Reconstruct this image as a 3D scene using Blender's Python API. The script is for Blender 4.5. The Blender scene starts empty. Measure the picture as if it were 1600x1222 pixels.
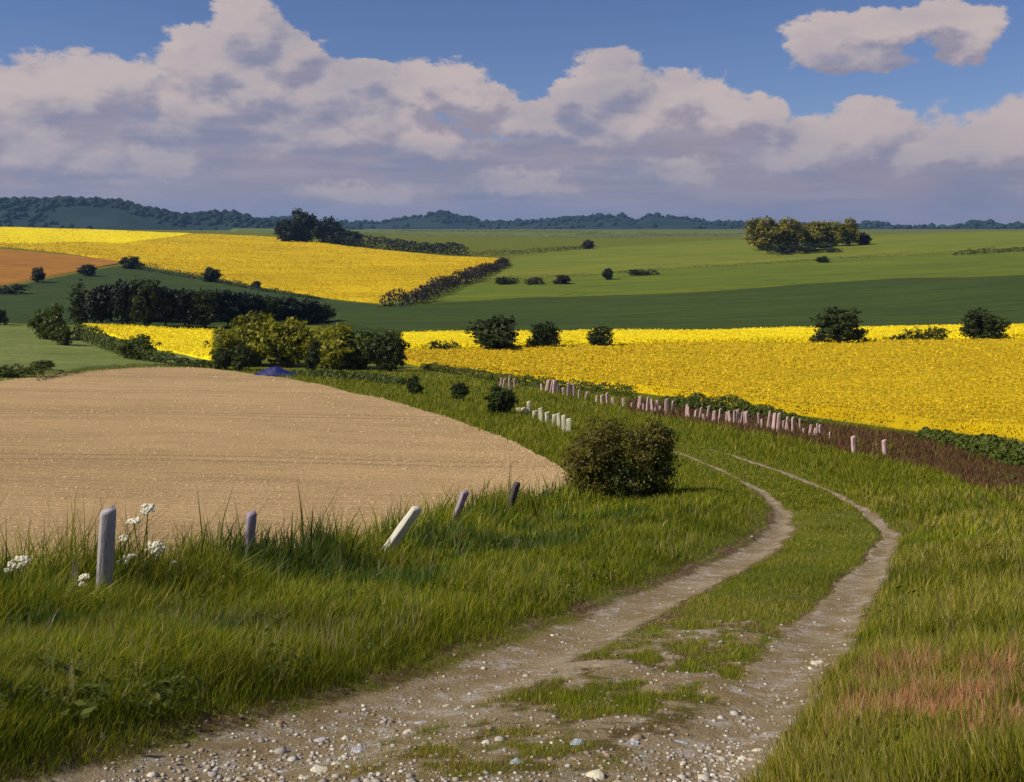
import bpy, bmesh, math, random
import numpy as np
from mathutils import Vector, Matrix

rng = np.random.default_rng(11)
random.seed(11)
SC = bpy.context.scene
COL = SC.collection

# ------------------------------------------------------------------ camera
F = 1537.0            # focal length in photograph pixels (1600 wide)
HROW = 350.0          # eye-level row
cam_d = bpy.data.cameras.new("camera")
cam_d.sensor_width = 36.0
cam_d.lens = 36.0 * F / 1600.0
cam_d.shift_y = -(611.0 - HROW) / 1600.0
cam_d.clip_start = 0.05
cam_d.clip_end = 40000.0
cam = bpy.data.objects.new("camera", cam_d)
cam.location = (0, 0, 0)
cam.rotation_euler = (math.radians(90), 0, 0)
COL.objects.link(cam)
SC.camera = cam

# ------------------------------------------------------------------ exposure
SC.render.engine = 'CYCLES'
SC.cycles.use_denoising = True
SC.cycles.max_bounces = 4
SC.cycles.diffuse_bounces = 2
SC.cycles.transparent_max_bounces = 8
SC.cycles.volume_bounces = 0
SC.view_settings.view_transform = 'Standard'
SC.view_settings.look = 'None'
SC.view_settings.exposure = 0.0
SC.view_settings.gamma = 1.0
SC.view_settings.use_curve_mapping = False

# ------------------------------------------------------------------ sun
TO_SUN = Vector((-0.71, -0.22, 0.67)).normalized()
SUN_EL = math.asin(TO_SUN.z)
SUN_ROT = math.atan2(TO_SUN.x, TO_SUN.y)
sun_d = bpy.data.lights.new("sun", 'SUN')
sun_d.energy = 4.9
sun_d.angle = math.radians(0.55)
sun_d.color = (1.0, 0.93, 0.82)
sun = bpy.data.objects.new("sun", sun_d)
sun.rotation_euler = TO_SUN.to_track_quat('Z', 'Y').to_euler()
COL.objects.link(sun)

# ------------------------------------------------------------------ sky
class NT:
    """small helper for building node trees"""
    def __init__(self, tree):
        self.t = tree
    def n(self, kind, **kw):
        nd = self.t.nodes.new(kind)
        for k, v in kw.items():
            setattr(nd, k, v)
        return nd
    def put(self, sock, val):
        if val is None:
            return
        if isinstance(val, bpy.types.NodeSocket):
            self.t.links.new(val, sock)
        elif isinstance(val, (tuple, list)):
            v = list(val)
            if len(sock.default_value) == 4 and len(v) == 3:
                v = v + [1.0]
            sock.default_value = v
        else:
            sock.default_value = val
    def math(self, op, a, b=None, c=None, clamp=False):
        nd = self.n('ShaderNodeMath', operation=op, use_clamp=clamp)
        for i, x in enumerate((a, b, c)):
            if x is not None:
                self.put(nd.inputs[i], x)
        return nd.outputs[0]
    def vmath(self, op, a, b=None, c=None):
        nd = self.n('ShaderNodeVectorMath', operation=op)
        for i, x in enumerate((a, b, c)):
            if x is not None:
                self.put(nd.inputs[i], x)
        return nd.outputs['Value'] if op in ('LENGTH', 'DOT_PRODUCT', 'DISTANCE') else nd.outputs['Vector']
    def noise(self, vec, scale, detail=4.0, rough=0.55, color=False, dist=0.0):
        nd = self.n('ShaderNodeTexNoise')
        if vec is not None:
            self.put(nd.inputs['Vector'], vec)
        nd.inputs['Scale'].default_value = scale
        nd.inputs['Detail'].default_value = detail
        nd.inputs['Roughness'].default_value = rough
        nd.inputs['Distortion'].default_value = dist
        return nd.outputs['Color'] if color else nd.outputs['Fac']
    def ramp(self, x, a, b, smooth=True, lo=0.0, hi=1.0):
        nd = self.n('ShaderNodeMapRange', interpolation_type='SMOOTHSTEP' if smooth else 'LINEAR')
        self.put(nd.inputs[0], x)
        nd.inputs[1].default_value = a; nd.inputs[2].default_value = b
        nd.inputs[3].default_value = lo; nd.inputs[4].default_value = hi
        return nd.outputs[0]
    def mix(self, f, a, b, blend='MIX'):
        nd = self.n('ShaderNodeMix', data_type='RGBA', blend_type=blend)
        self.put(nd.inputs[0], f); self.put(nd.inputs[6], a); self.put(nd.inputs[7], b)
        return nd.outputs[2]
    def attr(self, name):
        nd = self.n('ShaderNodeAttribute'); nd.attribute_name = name
        return nd
    def map(self, vec, scale, rot=(0, 0, 0)):
        nd = self.n('ShaderNodeMapping')
        self.put(nd.inputs[0], vec)
        nd.inputs['Rotation'].default_value = rot
        nd.inputs['Scale'].default_value = scale
        return nd.outputs[0]

def sky_uv(c, r):
    a = math.atan((c - 800.0) / F)
    return a, (HROW - r) / F * math.cos(a)

# cumulus heads: column, row, half width, half height in photograph pixels
BLOBS = [
    (-60, 190, 130, 95), (110, 150, 115, 70), (165, 130, 70, 48), (20, 230, 150, 70),
    (330, 100, 90, 62), (385, 40, 62, 62), (455, 85, 62, 46), (330, 170, 120, 70), (395, 140, 100, 60),
    (500, 150, 120, 55), (570, 112, 50, 22), (520, 200, 170, 60),
    (690, 130, 86, 48), (640, 150, 60, 35), (740, 155, 70, 34),
    (830, 195, 110, 34), (905, 150, 60, 32), (960, 125, 72, 56), (1060, 155, 85, 60), (1130, 175, 80, 42),
    (1000, 190, 130, 60), (1195, 178, 38, 30), (1250, 230, 110, 42),
    (1360, 190, 62, 36), (1330, 215, 110, 40), (1450, 240, 90, 36), (1575, 225, 75, 40), (1650, 210, 90, 60),
    (1050, 262, 85, 17), (800, 278, 75, 18), (110, 262, 90, 26), (245, 250, 60, 24), (560, 300, 80, 14), (1130, 205, 70, 30), (650, 220, 90, 30), (1290, 60, 82, 42), (1370, 45, 95, 32), (1460, 32, 90, 26), (1350, 90, 70, 22), (1510, 55, 45, 40),
]

world = bpy.data.worlds.new("World")
SC.world = world
world.use_nodes = True
world.cycles.sampling_method = 'NONE'
wt = world.node_tree
wt.nodes.clear()
W = NT(wt)

def cloud_group():
    """density of the cumulus layer as a function of a sky direction"""
    g = bpy.data.node_groups.new("cloud_density", 'ShaderNodeTree')
    g.interface.new_socket("Vector", in_out='INPUT', socket_type='NodeSocketVector')
    g.interface.new_socket("Density", in_out='OUTPUT', socket_type='NodeSocketFloat')
    g.interface.new_socket("Sunward", in_out='OUTPUT', socket_type='NodeSocketFloat')
    G = NT(g)
    gi = G.n('NodeGroupInput'); go = G.n('NodeGroupOutput')
    d = gi.outputs[0]
    sep = G.n('ShaderNodeSeparateXYZ'); G.put(sep.inputs[0], d)
    x, y, z = sep.outputs
    rad = G.math('SQRT', G.math('ADD', G.math('MULTIPLY', x, x), G.math('MULTIPLY', y, y)))
    a = G.math('ARCTAN2', x, y)
    v = G.math('DIVIDE', z, G.math('MAXIMUM', rad, 0.02))
    cmb = G.n('ShaderNodeCombineXYZ')
    G.put(cmb.inputs[0], a); G.put(cmb.inputs[1], v)
    p = cmb.outputs[0]
    # edges torn by two scales of turbulence
    q = G.vmath('MULTIPLY', d, (1.0, 1.0, 1.7))
    w1 = G.vmath('SUBTRACT', G.noise(q, 14.0, 4.0, 0.62, color=True), (0.5, 0.5, 0.5))
    p = G.vmath('MULTIPLY_ADD', w1, (0.070, 0.054, 0.0), p)
    def blobs(p, every):
        acc = None
        for (c, r, hw, hh) in BLOBS[::every]:
            ca, cv = sky_uv(c, r)
            ia, iv = F / hw, F / hh
            ln = G.vmath('LENGTH', G.vmath('MULTIPLY_ADD', p, (ia, iv, 0.0), (-ca * ia, -cv * iv, 0.0)))
            acc = ln if acc is None else G.math('SMOOTH_MIN', acc, ln, 0.22)
        return G.math('SUBTRACT', 1.05, acc)
    heads = blobs(p, 1)
    ahead = blobs(G.vmath('ADD', p, (-0.012, 0.026, 0.0)), 1)
    # the unbroken bank above the horizon, the same all round
    sp = G.n('ShaderNodeSeparateXYZ'); G.put(sp.inputs[0], p)
    bank = G.math('MULTIPLY', G.math('SUBTRACT', 0.104, sp.outputs[1]), 11.0)
    # scattered cumulus over the rest of the sky
    inv = G.math('DIVIDE', 1.0, G.math('ADD', G.math('MAXIMUM', z, 0.0), 0.16))
    pl = G.vmath('MULTIPLY', d, (1.0, 1.0, 0.0))
    sc = G.n('ShaderNodeVectorMath', operation='SCALE'); G.put(sc.inputs[0], pl); G.put(sc.inputs[3], inv)
    gen = G.math('MULTIPLY', G.math('SUBTRACT', G.noise(sc.outputs[0], 1.15, 4.0, 0.55), 0.53), 6.0)
    out = G.math('MAXIMUM', G.ramp(v, 0.235, 0.34), G.ramp(G.math('ABSOLUTE', a), 0.58, 0.72))
    gen = G.math('ADD', gen, G.math('MULTIPLY', G.math('SUBTRACT', out, 1.0), 6.0))
    dens = G.math('MAXIMUM', G.math('SMOOTH_MAX', heads, bank, 0.25), gen)
    n0 = G.noise(q, 30.0, 5.0, 0.66)
    n1 = G.noise(G.vmath('ADD', q, (-0.008, 0.0, 0.018)), 30.0, 2.0, 0.6)
    dens = G.math('ADD', dens, G.math('MULTIPLY', G.math('SUBTRACT', n0, 0.5), 0.9))
    G.put(go.inputs[0], dens)
    slope = G.math('MULTIPLY', G.math('SUBTRACT', heads, ahead), G.ramp(v, 0.20, 0.32, lo=1.0, hi=0.3))
    G.put(go.inputs[1], G.math('ADD', slope, G.math('MULTIPLY', G.math('SUBTRACT', n0, n1), 1.3)))
    return g

dirv = W.n('ShaderNodeTexCoord').outputs['Generated']
grp = cloud_group()
g0 = W.n('ShaderNodeGroup'); g0.node_tree = grp; W.put(g0.inputs[0], dirv)
d0 = g0.outputs[0]
alpha = W.ramp(d0, 0.0, 0.24)
lit = W.ramp(g0.outputs[1], -0.50, 0.52)
qv = W.vmath('MULTIPLY', dirv, (1.0, 1.0, 2.6))
big = W.noise(qv, 7.0, 4.0, 0.55)
lit = W.math('MULTIPLY', lit, W.ramp(big, 0.30, 0.62, lo=0.55, hi=1.0))
sepd = W.n('ShaderNodeSeparateXYZ'); W.put(sepd.inputs[0], dirv)
low = W.ramp(sepd.outputs[2], 0.0, 0.13)
lit = W.math('MULTIPLY', lit, W.math('MULTIPLY_ADD', low, 0.60, 0.40))
streak = W.noise(W.vmath('MULTIPLY', dirv, (1.0, 1.0, 9.0)), 9.0, 4.0, 0.6)
shade_c = W.mix(W.ramp(big, 0.35, 0.65), (0.235, 0.245, 0.350), (0.315, 0.275, 0.340))
shade_c = W.mix(W.ramp(streak, 0.42, 0.68, lo=0.0, hi=0.55), shade_c, (0.36, 0.33, 0.40))
cloud_c = W.mix(lit, shade_c, (0.555, 0.470, 0.460))
sky = W.n('ShaderNodeTexSky', sky_type='NISHITA', sun_disc=False)
sky.sun_elevation = SUN_EL
sky.sun_rotation = SUN_ROT
sky.altitude = 120.0
sky.air_density = 1.0
sky.dust_density = 0.0
sky.ozone_density = 6.0
bg_sky = W.n('ShaderNodeBackground'); W.put(bg_sky.inputs[0], W.mix(1.0, sky.outputs[0], (0.98, 0.93, 1.14), 'MULTIPLY')); bg_sky.inputs[1].default_value = 0.068
bg_cl = W.n('ShaderNodeBackground'); W.put(bg_cl.inputs[0], cloud_c); bg_cl.inputs[1].default_value = 1.0
mx = W.n('ShaderNodeMixShader')
W.put(mx.inputs[0], alpha); W.put(mx.inputs[1], bg_sky.outputs[0]); W.put(mx.inputs[2], bg_cl.outputs[0])
wo = W.n('ShaderNodeOutputWorld'); W.put(wo.inputs[0], mx.outputs[0])

# ------------------------------------------------------------------ tags
def tag(o, label=None, cat=None, group=None, kind=None):
    if label: o['label'] = label
    if cat: o['category'] = cat
    if group: o['group'] = group
    if kind: o['kind'] = kind
    return o

def nth(i):
    small = ["first", "second", "third", "fourth", "fifth", "sixth", "seventh", "eighth", "ninth", "tenth", "eleventh", "twelfth", "thirteenth",
             "fourteenth", "fifteenth", "sixteenth", "seventeenth", "eighteenth", "nineteenth", "twentieth", "twenty-first", "twenty-second"]
    return small[i]

# ------------------------------------------------------------------ lie of the land
RS = [1.0, 4.2, 5.8, 9.6, 13, 18, 25, 40, 60, 95, 130, 160, 210, 300, 400, 500, 600, 800, 1200, 2000, 3500, 7000]
ROWS = {
    -300: [3300, 1222, 1110, 955, 890, 826, 773, 700, 650, 604, 576, 548, 515, 470, 430, 403, 384, 350, 357, 358, 358, 357],
    0:    [3300, 1222, 1110, 955, 890, 826, 773, 700, 650, 602, 573, 546, 513, 468, 428, 402, 384, 350, 357, 358, 358, 357],
    400:  [3300, 1222, 1110, 955, 890, 828, 775, 700, 650, 604, 576, 547, 514, 474, 440, 411, 390, 368, 365, 361, 358, 357],
    800:  [3300, 1222, 1110, 955, 888, 830, 780, 714, 660, 602, 568, 546, 519, 470, 430, 408, 395, 381, 371, 363, 358, 357],
    1200: [3300, 1222, 1110, 955, 888, 832, 783, 717, 664, 610, 570, 545, 517, 465, 423, 400, 388, 370, 374, 364, 358, 357],
    1600: [3300, 1222, 1110, 955, 890, 835, 790, 722, 672, 618, 574, 546, 514, 458, 418, 393, 376, 359, 366, 362, 358, 357],
    1900: [3300, 1222, 1110, 955, 890, 837, 792, 725, 676, 622, 577, 547, 513, 456, 416, 391, 373, 356, 362, 360, 358, 357],
}
AMAX = math.atan(1100.0 / F)
LR = np.linspace(math.log(0.4), math.log(9000), 560)
AZ = np.linspace(-AMAX, AMAX, 121)
def _table():
    cs = sorted(ROWS)
    lr = np.log(np.array(RS))
    t = np.zeros((len(LR), len(cs)))
    for j, c in enumerate(cs):
        # drop below the eye is interpolated, so that slopes stay smooth
        drop = np.array(RS) * (np.array(ROWS[c], float) - HROW) / F
        drop[0] = 1.92
        t[:, j] = np.interp(np.exp(LR), np.concatenate([[0.0], RS, [9000]]), np.concatenate([[1.75], drop, [drop[-1] + 10]]))
    k = np.exp(-0.5 * (np.arange(-14, 15) / 6.0) ** 2); k /= k.sum()
    pad = np.pad(t, ((14, 14), (0, 0)), mode='edge')
    t = np.stack([np.convolve(pad[:, j], k, 'valid') for j in range(len(cs))], 1)
    cols = 800 + F * np.tan(AZ)
    out = np.stack([np.interp(cols, cs, t[i]) for i in range(len(LR))])
    k = np.exp(-0.5 * (np.arange(-10, 11) / 5.0) ** 2); k /= k.sum()
    pad = np.pad(out, ((0, 0), (10, 10)), mode='edge')
    out = np.stack([np.convolve(pad[i], k, 'valid') for i in range(len(LR))])
    return out * np.cos(AZ)[None, :]
DROP = _table()

def fold(a):
    b = np.abs(a)
    return np.sign(a) * np.where(b > AMAX, AMAX * (math.pi - b) / (math.pi - AMAX), b)

def base_z(r, a):
    a = fold(a)
    fi = np.clip((np.log(np.maximum(r, 0.41)) - LR[0]) / (LR[1] - LR[0]), 0, len(LR) - 1.001)
    fj = np.clip((a - AZ[0]) / (AZ[1] - AZ[0]), 0, len(AZ) - 1.001)
    i = fi.astype(int); j = fj.astype(int); u = fi - i; w = fj - j
    return -(DROP[i, j] * (1 - u) * (1 - w) + DROP[i + 1, j] * u * (1 - w) + DROP[i, j + 1] * (1 - u) * w + DROP[i + 1, j + 1] * u * w)

def gz(x, y):
    """height of the ground at x, y (the eye is at 0)"""
    x = np.asarray(x, float); y = np.asarray(y, float)
    r = np.hypot(x, y); a = np.arctan2(x, y)
    k = np.clip((r - 20) / 40, 0, 1) * np.clip((2500 - r) / 1500, 0, 1)
    und = 0.10 * np.sin(x / 5.3 + 1.3 * np.sin(y / 9.1)) * np.sin(y / 6.7 + 0.8) + 0.16 * np.sin(x / 17.0 + y / 23.0)
    return base_z(r, a) + und * k

def ground(cols, rows):
    """the point of the land seen at a photograph pixel"""
    cols = np.atleast_1d(np.asarray(cols, float)); rows = np.atleast_1d(np.asarray(rows, float))
    cols, rows = np.broadcast_arrays(cols, rows)
    a = np.arctan((cols - 800) / F)
    s = (rows - HROW) / F * np.cos(a)
    lo = np.full(a.shape, math.log(0.8)); hi = np.full(a.shape, math.log(790.0))
    for _ in range(40):
        m = 0.5 * (lo + hi)
        far = -base_z(np.exp(m), a) / np.exp(m) > s
        lo = np.where(far, m, lo); hi = np.where(far, hi, m)
    r = np.exp(0.5 * (lo + hi))
    return r * np.sin(a), r * np.cos(a)

def P(c, r, lift=0.0):
    x, y = ground(c, r)
    return Vector((float(x[0]), float(y[0]), float(gz(x, y)[0]) + lift))

def depth(c, r):
    x, y = ground(c, r)
    return float(y[0])

def line(pts):
    x, y = ground([p[0] for p in pts], [p[1] for p in pts])
    return np.stack([x, y], 1)

def near_line(px, py, poly):
    """distance to a polyline, parameter along it and signed side"""
    best = np.full(px.shape, 1e9); along = np.zeros(px.shape); side = np.zeros(px.shape)
    acc = 0.0
    tot = np.sum(np.hypot(*(poly[1:] - poly[:-1]).T))
    for (ax, ay), (bx, by) in zip(poly[:-1], poly[1:]):
        dx, dy = bx - ax, by - ay
        L2 = dx * dx + dy * dy + 1e-9
        t = np.clip(((px - ax) * dx + (py - ay) * dy) / L2, 0, 1)
        d = np.hypot(px - ax - t * dx, py - ay - t * dy)
        m = d < best
        best = np.where(m, d, best)
        along = np.where(m, (acc + t * math.sqrt(L2)) / tot, along)
        side = np.where(m, np.sign(dx * (py - ay) - dy * (px - ax)), side)
        acc += math.sqrt(L2)
    return best, along, side

def wob(x, y, s, seed=0.0):
    """cheap smooth noise, -1..1"""
    x = x / s + seed * 3.1; y = y / s - seed * 1.7
    return (np.sin(x * 1.0 + 1.7 * np.sin(y * 0.7 + seed)) + np.sin(y * 1.3 + 1.1 * np.sin(x * 0.9 - seed)) + np.sin((x + y) * 2.1 + seed) * 0.6 + np.sin((x - y) * 3.3 - seed) * 0.4) / 3.0

# wheel ruts of the track
LEFT_RUT = line([(150, 1262), (300, 1212), (430, 1165), (600, 1108), (720, 1070), (830, 1022), (930, 976), (1040, 927), (1130, 887), (1195, 852), (1221, 826), (1224, 800), (1195, 770), (1130, 738), (1075, 716), (1040, 702)])
RIGHT_RUT = line([(900, 1420), (1030, 1270), (1165, 1130), (1240, 1040), (1300, 970), (1345, 910), (1380, 860), (1393, 832), (1352, 796), (1300, 768), (1220, 738), (1140, 713), (1070, 696)])
FENCE = line([(-260, 975), (0, 955), (165, 938), (392, 893), (598, 868), (706, 824), (798, 797), (880, 785), (925, 772)])

def track(x, y):
    """bare earth 0..1 and depth of the ruts"""
    r = np.hypot(x, y)
    dl, tl, sl = near_line(x, y, LEFT_RUT)
    dr, tr, sr = near_line(x, y, RIGHT_RUT)
    n = wob(x, y, 0.21, 1.0) * 0.5 + wob(x, y, 0.08, 2.0) * 0.3 + wob(x, y, 0.7, 3.0) * 0.5
    wl = np.interp(tl, [0, 0.2, 0.45, 0.6, 0.66, 0.69, 0.75, 0.9, 1.0], [0.55, 0.40, 0.21, 0.155, 0.12, 0.06, 0.09, 0.11, 0.07])
    wr = np.interp(tr, [0, 0.15, 0.35, 0.5, 0.6, 0.75, 0.9, 1.0], [0.46, 0.32, 0.18, 0.125, 0.11, 0.12, 0.11, 0.06])
    al = np.clip(1.25 - (dl - 0.11 * n) / wl, 0, 1)
    ar = np.clip(1.25 - (dr - 0.11 * n) / wr, 0, 1)
    # stony foot of the track: between and around the ruts close to the eye
    between = (sl < 0) & (sr > 0)
    mid = np.where(between, 1.0, np.clip(1 - np.minimum(dl, dr) / 0.7, 0, 1))
    rough_r = r + 0.9 * wob(x, y, 0.5, 5.0) + 0.5 * wob(x, y, 0.17, 6.0)
    foot = mid * np.clip((6.1 - rough_r) / 1.8, 0, 1)
    worn = np.where(between, np.clip((11.5 - rough_r) / 4.5, 0, 1) * 0.80, 0)
    patch = np.clip(0.55 + 0.5 * wob(x, y, 0.33, 5.5) + 0.5 * wob(x + y, y - x, 0.12, 6.0) + 0.3 * wob(y, x, 0.05, 7.0), 0, 1)
    bare = np.maximum(np.maximum(al, ar), np.maximum(foot * np.clip(0.55 + 0.6 * patch, 0, 1), worn * patch))
    rim = np.where((sl > 0) & (tl < 0.62), 0.36 * np.clip(1.5 - (dl - wl - 0.10 * n) / 0.16, 0, 1), 0)
    bare = np.maximum(bare, rim)
    dep = 0.07 * np.maximum(np.exp(-(dl / (wl * 0.9)) ** 2), np.exp(-(dr / (wr * 0.9)) ** 2))
    # the little bank on the field side of the left rut
    bank = np.where(sl > 0, 0.16 * np.clip((dl - wl * 0.9) / 0.5, 0, 1) * np.clip(2.4 - dl / 1.2, 0, 1), 0) * np.clip((0.66 - tl) / 0.15, 0, 1)
    fade = np.clip((34 - r) / 10, 0, 1)
    return bare * np.clip((46 - r) / 6, 0, 1), (bank - dep) * fade, foot

def hz(x, y):
    """ground height with ruts and bank"""
    x = np.asarray(x, float); y = np.asarray(y, float)
    return gz(x, y) + track(x, y)[1]

# ------------------------------------------------------------------ mesh helpers
def mesh(name, verts, faces, tint=None, smooth=False, extra=None):
    """verts (n,3), faces list of (m,k) int arrays, optional point colours"""
    me = bpy.data.meshes.new(name)
    verts = np.asarray(verts, np.float32)
    if not isinstance(faces, (list, tuple)):
        faces = [faces]
    faces = [np.asarray(f, np.int32) for f in faces if len(f)]
    loops = np.concatenate([f.ravel() for f in faces])
    sizes = np.concatenate([np.full(len(f), f.shape[1], np.int32) for f in faces])
    starts = np.concatenate([[0], np.cumsum(sizes)[:-1]]).astype(np.int32)
    me.vertices.add(len(verts)); me.vertices.foreach_set('co', verts.ravel())
    me.loops.add(len(loops)); me.loops.foreach_set('vertex_index', loops)
    me.polygons.add(len(sizes)); me.polygons.foreach_set('loop_start', starts); me.polygons.foreach_set('loop_total', sizes)
    if smooth:
        me.polygons.foreach_set('use_smooth', np.ones(len(sizes), bool))
    me.update(calc_edges=True)
    me.validate()
    if tint is not None:
        t = np.ones((len(verts), 4), np.float32); t[:, :3] = tint
        at = me.attributes.new('tint', 'FLOAT_COLOR', 'POINT'); at.data.foreach_set('color', t.ravel())
    for k, v in (extra or {}).items():
        at = me.attributes.new(k, 'FLOAT', 'POINT'); at.data.foreach_set('value', np.asarray(v, np.float32))
    return me

def obj(name, me, mat=None, parent=None, loc=None):
    o = bpy.data.objects.new(name, me)
    COL.objects.link(o)
    if mat is not None and me is not None:
        if not me.materials:
            me.materials.append(mat)
        if me.materials[0] is not mat:
            o.material_slots[0].link = 'OBJECT'; o.material_slots[0].material = mat
    if parent is not None: o.parent = parent
    if loc is not None: o.location = loc
    return o

def empty(name, loc=(0, 0, 0)):
    o = bpy.data.objects.new(name, None)
    o.empty_display_size = 0.2
    o.location = loc
    COL.objects.link(o)
    return o

def grid_faces(nu, nv):
    i = np.arange(nu * nv).reshape(nu, nv)
    return np.stack([i[:-1, :-1], i[1:, :-1], i[1:, 1:], i[:-1, 1:]], -1).reshape(-1, 4)

# ------------------------------------------------------------------ materials
def material(name, rough=0.9, spec=0.2):
    m = bpy.data.materials.new(name)
    m.use_nodes = True
    b = m.node_tree.nodes['Principled BSDF']
    b.inputs['Roughness'].default_value = rough
    b.inputs['Specular IOR Level'].default_value = spec
    return m, NT(m.node_tree), b

def pos(T):
    return T.n('ShaderNodeNewGeometry').outputs['Position']

def bump(T, b, h, strength, dist):
    nd = T.n('ShaderNodeBump'); nd.inputs['Strength'].default_value = strength; nd.inputs['Distance'].default_value = dist
    T.put(nd.inputs['Height'], h); T.put(b.inputs['Normal'], nd.outputs[0])

def leaf_material(name, a, b_, trans=0.35, rough=0.55):
    """leaf colour between a and b by the leaf's own tint, some light coming through"""
    m, T, b = material(name, rough, 0.25)
    t = T.attr('tint')
    sp = T.n('ShaderNodeSeparateColor'); T.put(sp.inputs[0], t.outputs['Color'])
    c = T.mix(sp.outputs[0], a, b_)
    T.put(b.inputs['Base Color'], c)
    tr = T.n('ShaderNodeBsdfTranslucent'); T.put(tr.inputs[0], T.mix(1.0, c, (1.0, 1.0, 0.55), 'MULTIPLY'))
    mxs = T.n('ShaderNodeMixShader'); mxs.inputs[0].default_value = trans
    T.put(mxs.inputs[1], b.outputs[0]); T.put(mxs.inputs[2], tr.outputs[0])
    T.put(m.node_tree.nodes['Material Output'].inputs[0], mxs.outputs[0])
    return m

def tint_material(name, trans=0.3, rough=0.6):
    m, T, b = material(name, rough, 0.2)
    c = T.attr('tint').outputs['Color']
    T.put(b.inputs['Base Color'], c)
    tr = T.n('ShaderNodeBsdfTranslucent'); T.put(tr.inputs[0], c)
    mxs = T.n('ShaderNodeMixShader'); mxs.inputs[0].default_value = trans
    T.put(mxs.inputs[1], b.outputs[0]); T.put(mxs.inputs[2], tr.outputs[0])
    T.put(m.node_tree.nodes['Material Output'].inputs[0], mxs.outputs[0])
    return m

def crop_material(name, main, alt, alt2, fine, patch, stretch=(1, 1, 1), rot=0.0, bs=0.6, bd=0.2, lines=0.0, line_scale=1.0, amount=0.5, tram=None):
    """a field: base colour with patches and a fine speckle, drilled lines, fine relief"""
    m, T, b = material(name, 0.95, 0.1)
    p = T.map(pos(T), stretch, (0, 0, rot))
    n1 = T.noise(p, patch, 4.0, 0.6)
    n2 = T.noise(p, fine, 5.0, 0.7)
    c = T.mix(T.ramp(n1, 0.36, 0.66), main, alt)
    c = T.mix(T.math('MULTIPLY', T.ramp(n2, 0.50, 0.72), amount), c, alt2)
    n3 = T.noise(p, patch * 5.0, 5.0, 0.65); n4 = T.noise(T.map(pos(T), (0.12, 1.0, 1.0), (0, 0, rot)), fine * 0.35, 4.0, 0.6)
    k = T.math('ADD', T.ramp(n3, 0.30, 0.70, lo=0.86, hi=1.08), T.ramp(n4, 0.32, 0.68, lo=-0.13, hi=0.11))
    c = T.mix(1.0, c, T.vmath('MULTIPLY', (1, 1, 1), k), 'MULTIPLY')
    h = n2
    if lines > 0:
        wv = T.n('ShaderNodeTexWave', wave_type='BANDS', bands_direction='Y')
        T.put(wv.inputs['Vector'], p); wv.inputs['Scale'].default_value = line_scale
        wv.inputs['Distortion'].default_value = 3.0; wv.inputs['Detail'].default_value = 3.0; wv.inputs['Detail Scale'].default_value = 0.4
        c = T.mix(T.math('MULTIPLY', T.ramp(wv.outputs['Fac'], 0.45, 0.95), lines), c, alt2)
        h = T.math('ADD', n2, T.math('MULTIPLY', wv.outputs['Fac'], 0.5))
    if tram: # wheelings the sprayer leaves, a pair of lines every so many metres
        width, ang, col = tram
        sx = T.n('ShaderNodeSeparateXYZ'); T.put(sx.inputs[0], T.map(pos(T), (1, 1, 1), (0, 0, math.radians(ang))))
        yy = T.math('ADD', sx.outputs[1], T.math('MULTIPLY', T.noise(pos(T), 0.05, 2.0), 3.0))
        q = T.math('ABSOLUTE', T.math('SUBTRACT', T.math('FRACT', T.math('DIVIDE', yy, width)), 0.5))
        d = T.math('ABSOLUTE', T.math('SUBTRACT', T.math('MULTIPLY', q, width), 0.95))
        c = T.mix(T.math('MULTIPLY', T.ramp(d, 0.55, 0.15), 0.75), c, col)
    T.put(b.inputs['Base Color'], c)
    bump(T, b, h, bs, bd)
    return m

# ground: turf over earth, bare where the wheels run
def ground_material():
    m, T, b = material("turf_and_earth", 0.95, 0.1)
    p = pos(T)
    n1 = T.noise(p, 0.22, 4.0, 0.6); n2 = T.noise(p, 1.6, 5.0, 0.65); n3 = T.noise(p, 16.0, 5.0, 0.7)
    g = T.mix(T.ramp(n1, 0.35, 0.65), (0.105, 0.125, 0.008), (0.150, 0.155, 0.012))
    g = T.mix(T.math('MULTIPLY', T.ramp(n2, 0.45, 0.75), 0.65), g, (0.045, 0.068, 0.010))
    g = T.mix(T.math('MULTIPLY', T.ramp(n3, 0.50, 0.78), 0.5), g, (0.16, 0.13, 0.035))
    e1 = T.mix(T.ramp(n2, 0.35, 0.7), (0.235, 0.170, 0.080), (0.335, 0.265, 0.165))
    chalk = T.ramp(T.noise(p, 5.0, 6.0, 0.72), 0.50, 0.66)
    e1 = T.mix(T.math('MULTIPLY', chalk, 0.75), e1, (0.46, 0.41, 0.36))
    e1 = T.mix(T.math('MULTIPLY', T.ramp(T.noise(p, 38.0, 4.0, 0.7), 0.52, 0.75), 0.5), e1, (0.19, 0.125, 0.065))
    bare = T.attr('bare').outputs['Fac']
    f = T.math('ADD', bare, T.math('MULTIPLY', T.math('SUBTRACT', n3, 0.5), 0.9))
    f = T.ramp(f, 0.30, 0.62)
    rim = T.math('MULTIPLY', T.ramp(bare, 0.10, 0.38), T.ramp(n2, 0.35, 0.6))
    c = T.mix(rim, g, (0.115, 0.062, 0.032))
    c = T.mix(f, c, e1)
    T.put(b.inputs['Base Color'], c)
    bump(T, b, T.math('ADD', n3, T.math('MULTIPLY', T.noise(p, 60.0, 4.0, 0.7), 0.5)), 0.9, 0.03)
    return m
M_GROUND = ground_material()

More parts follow.
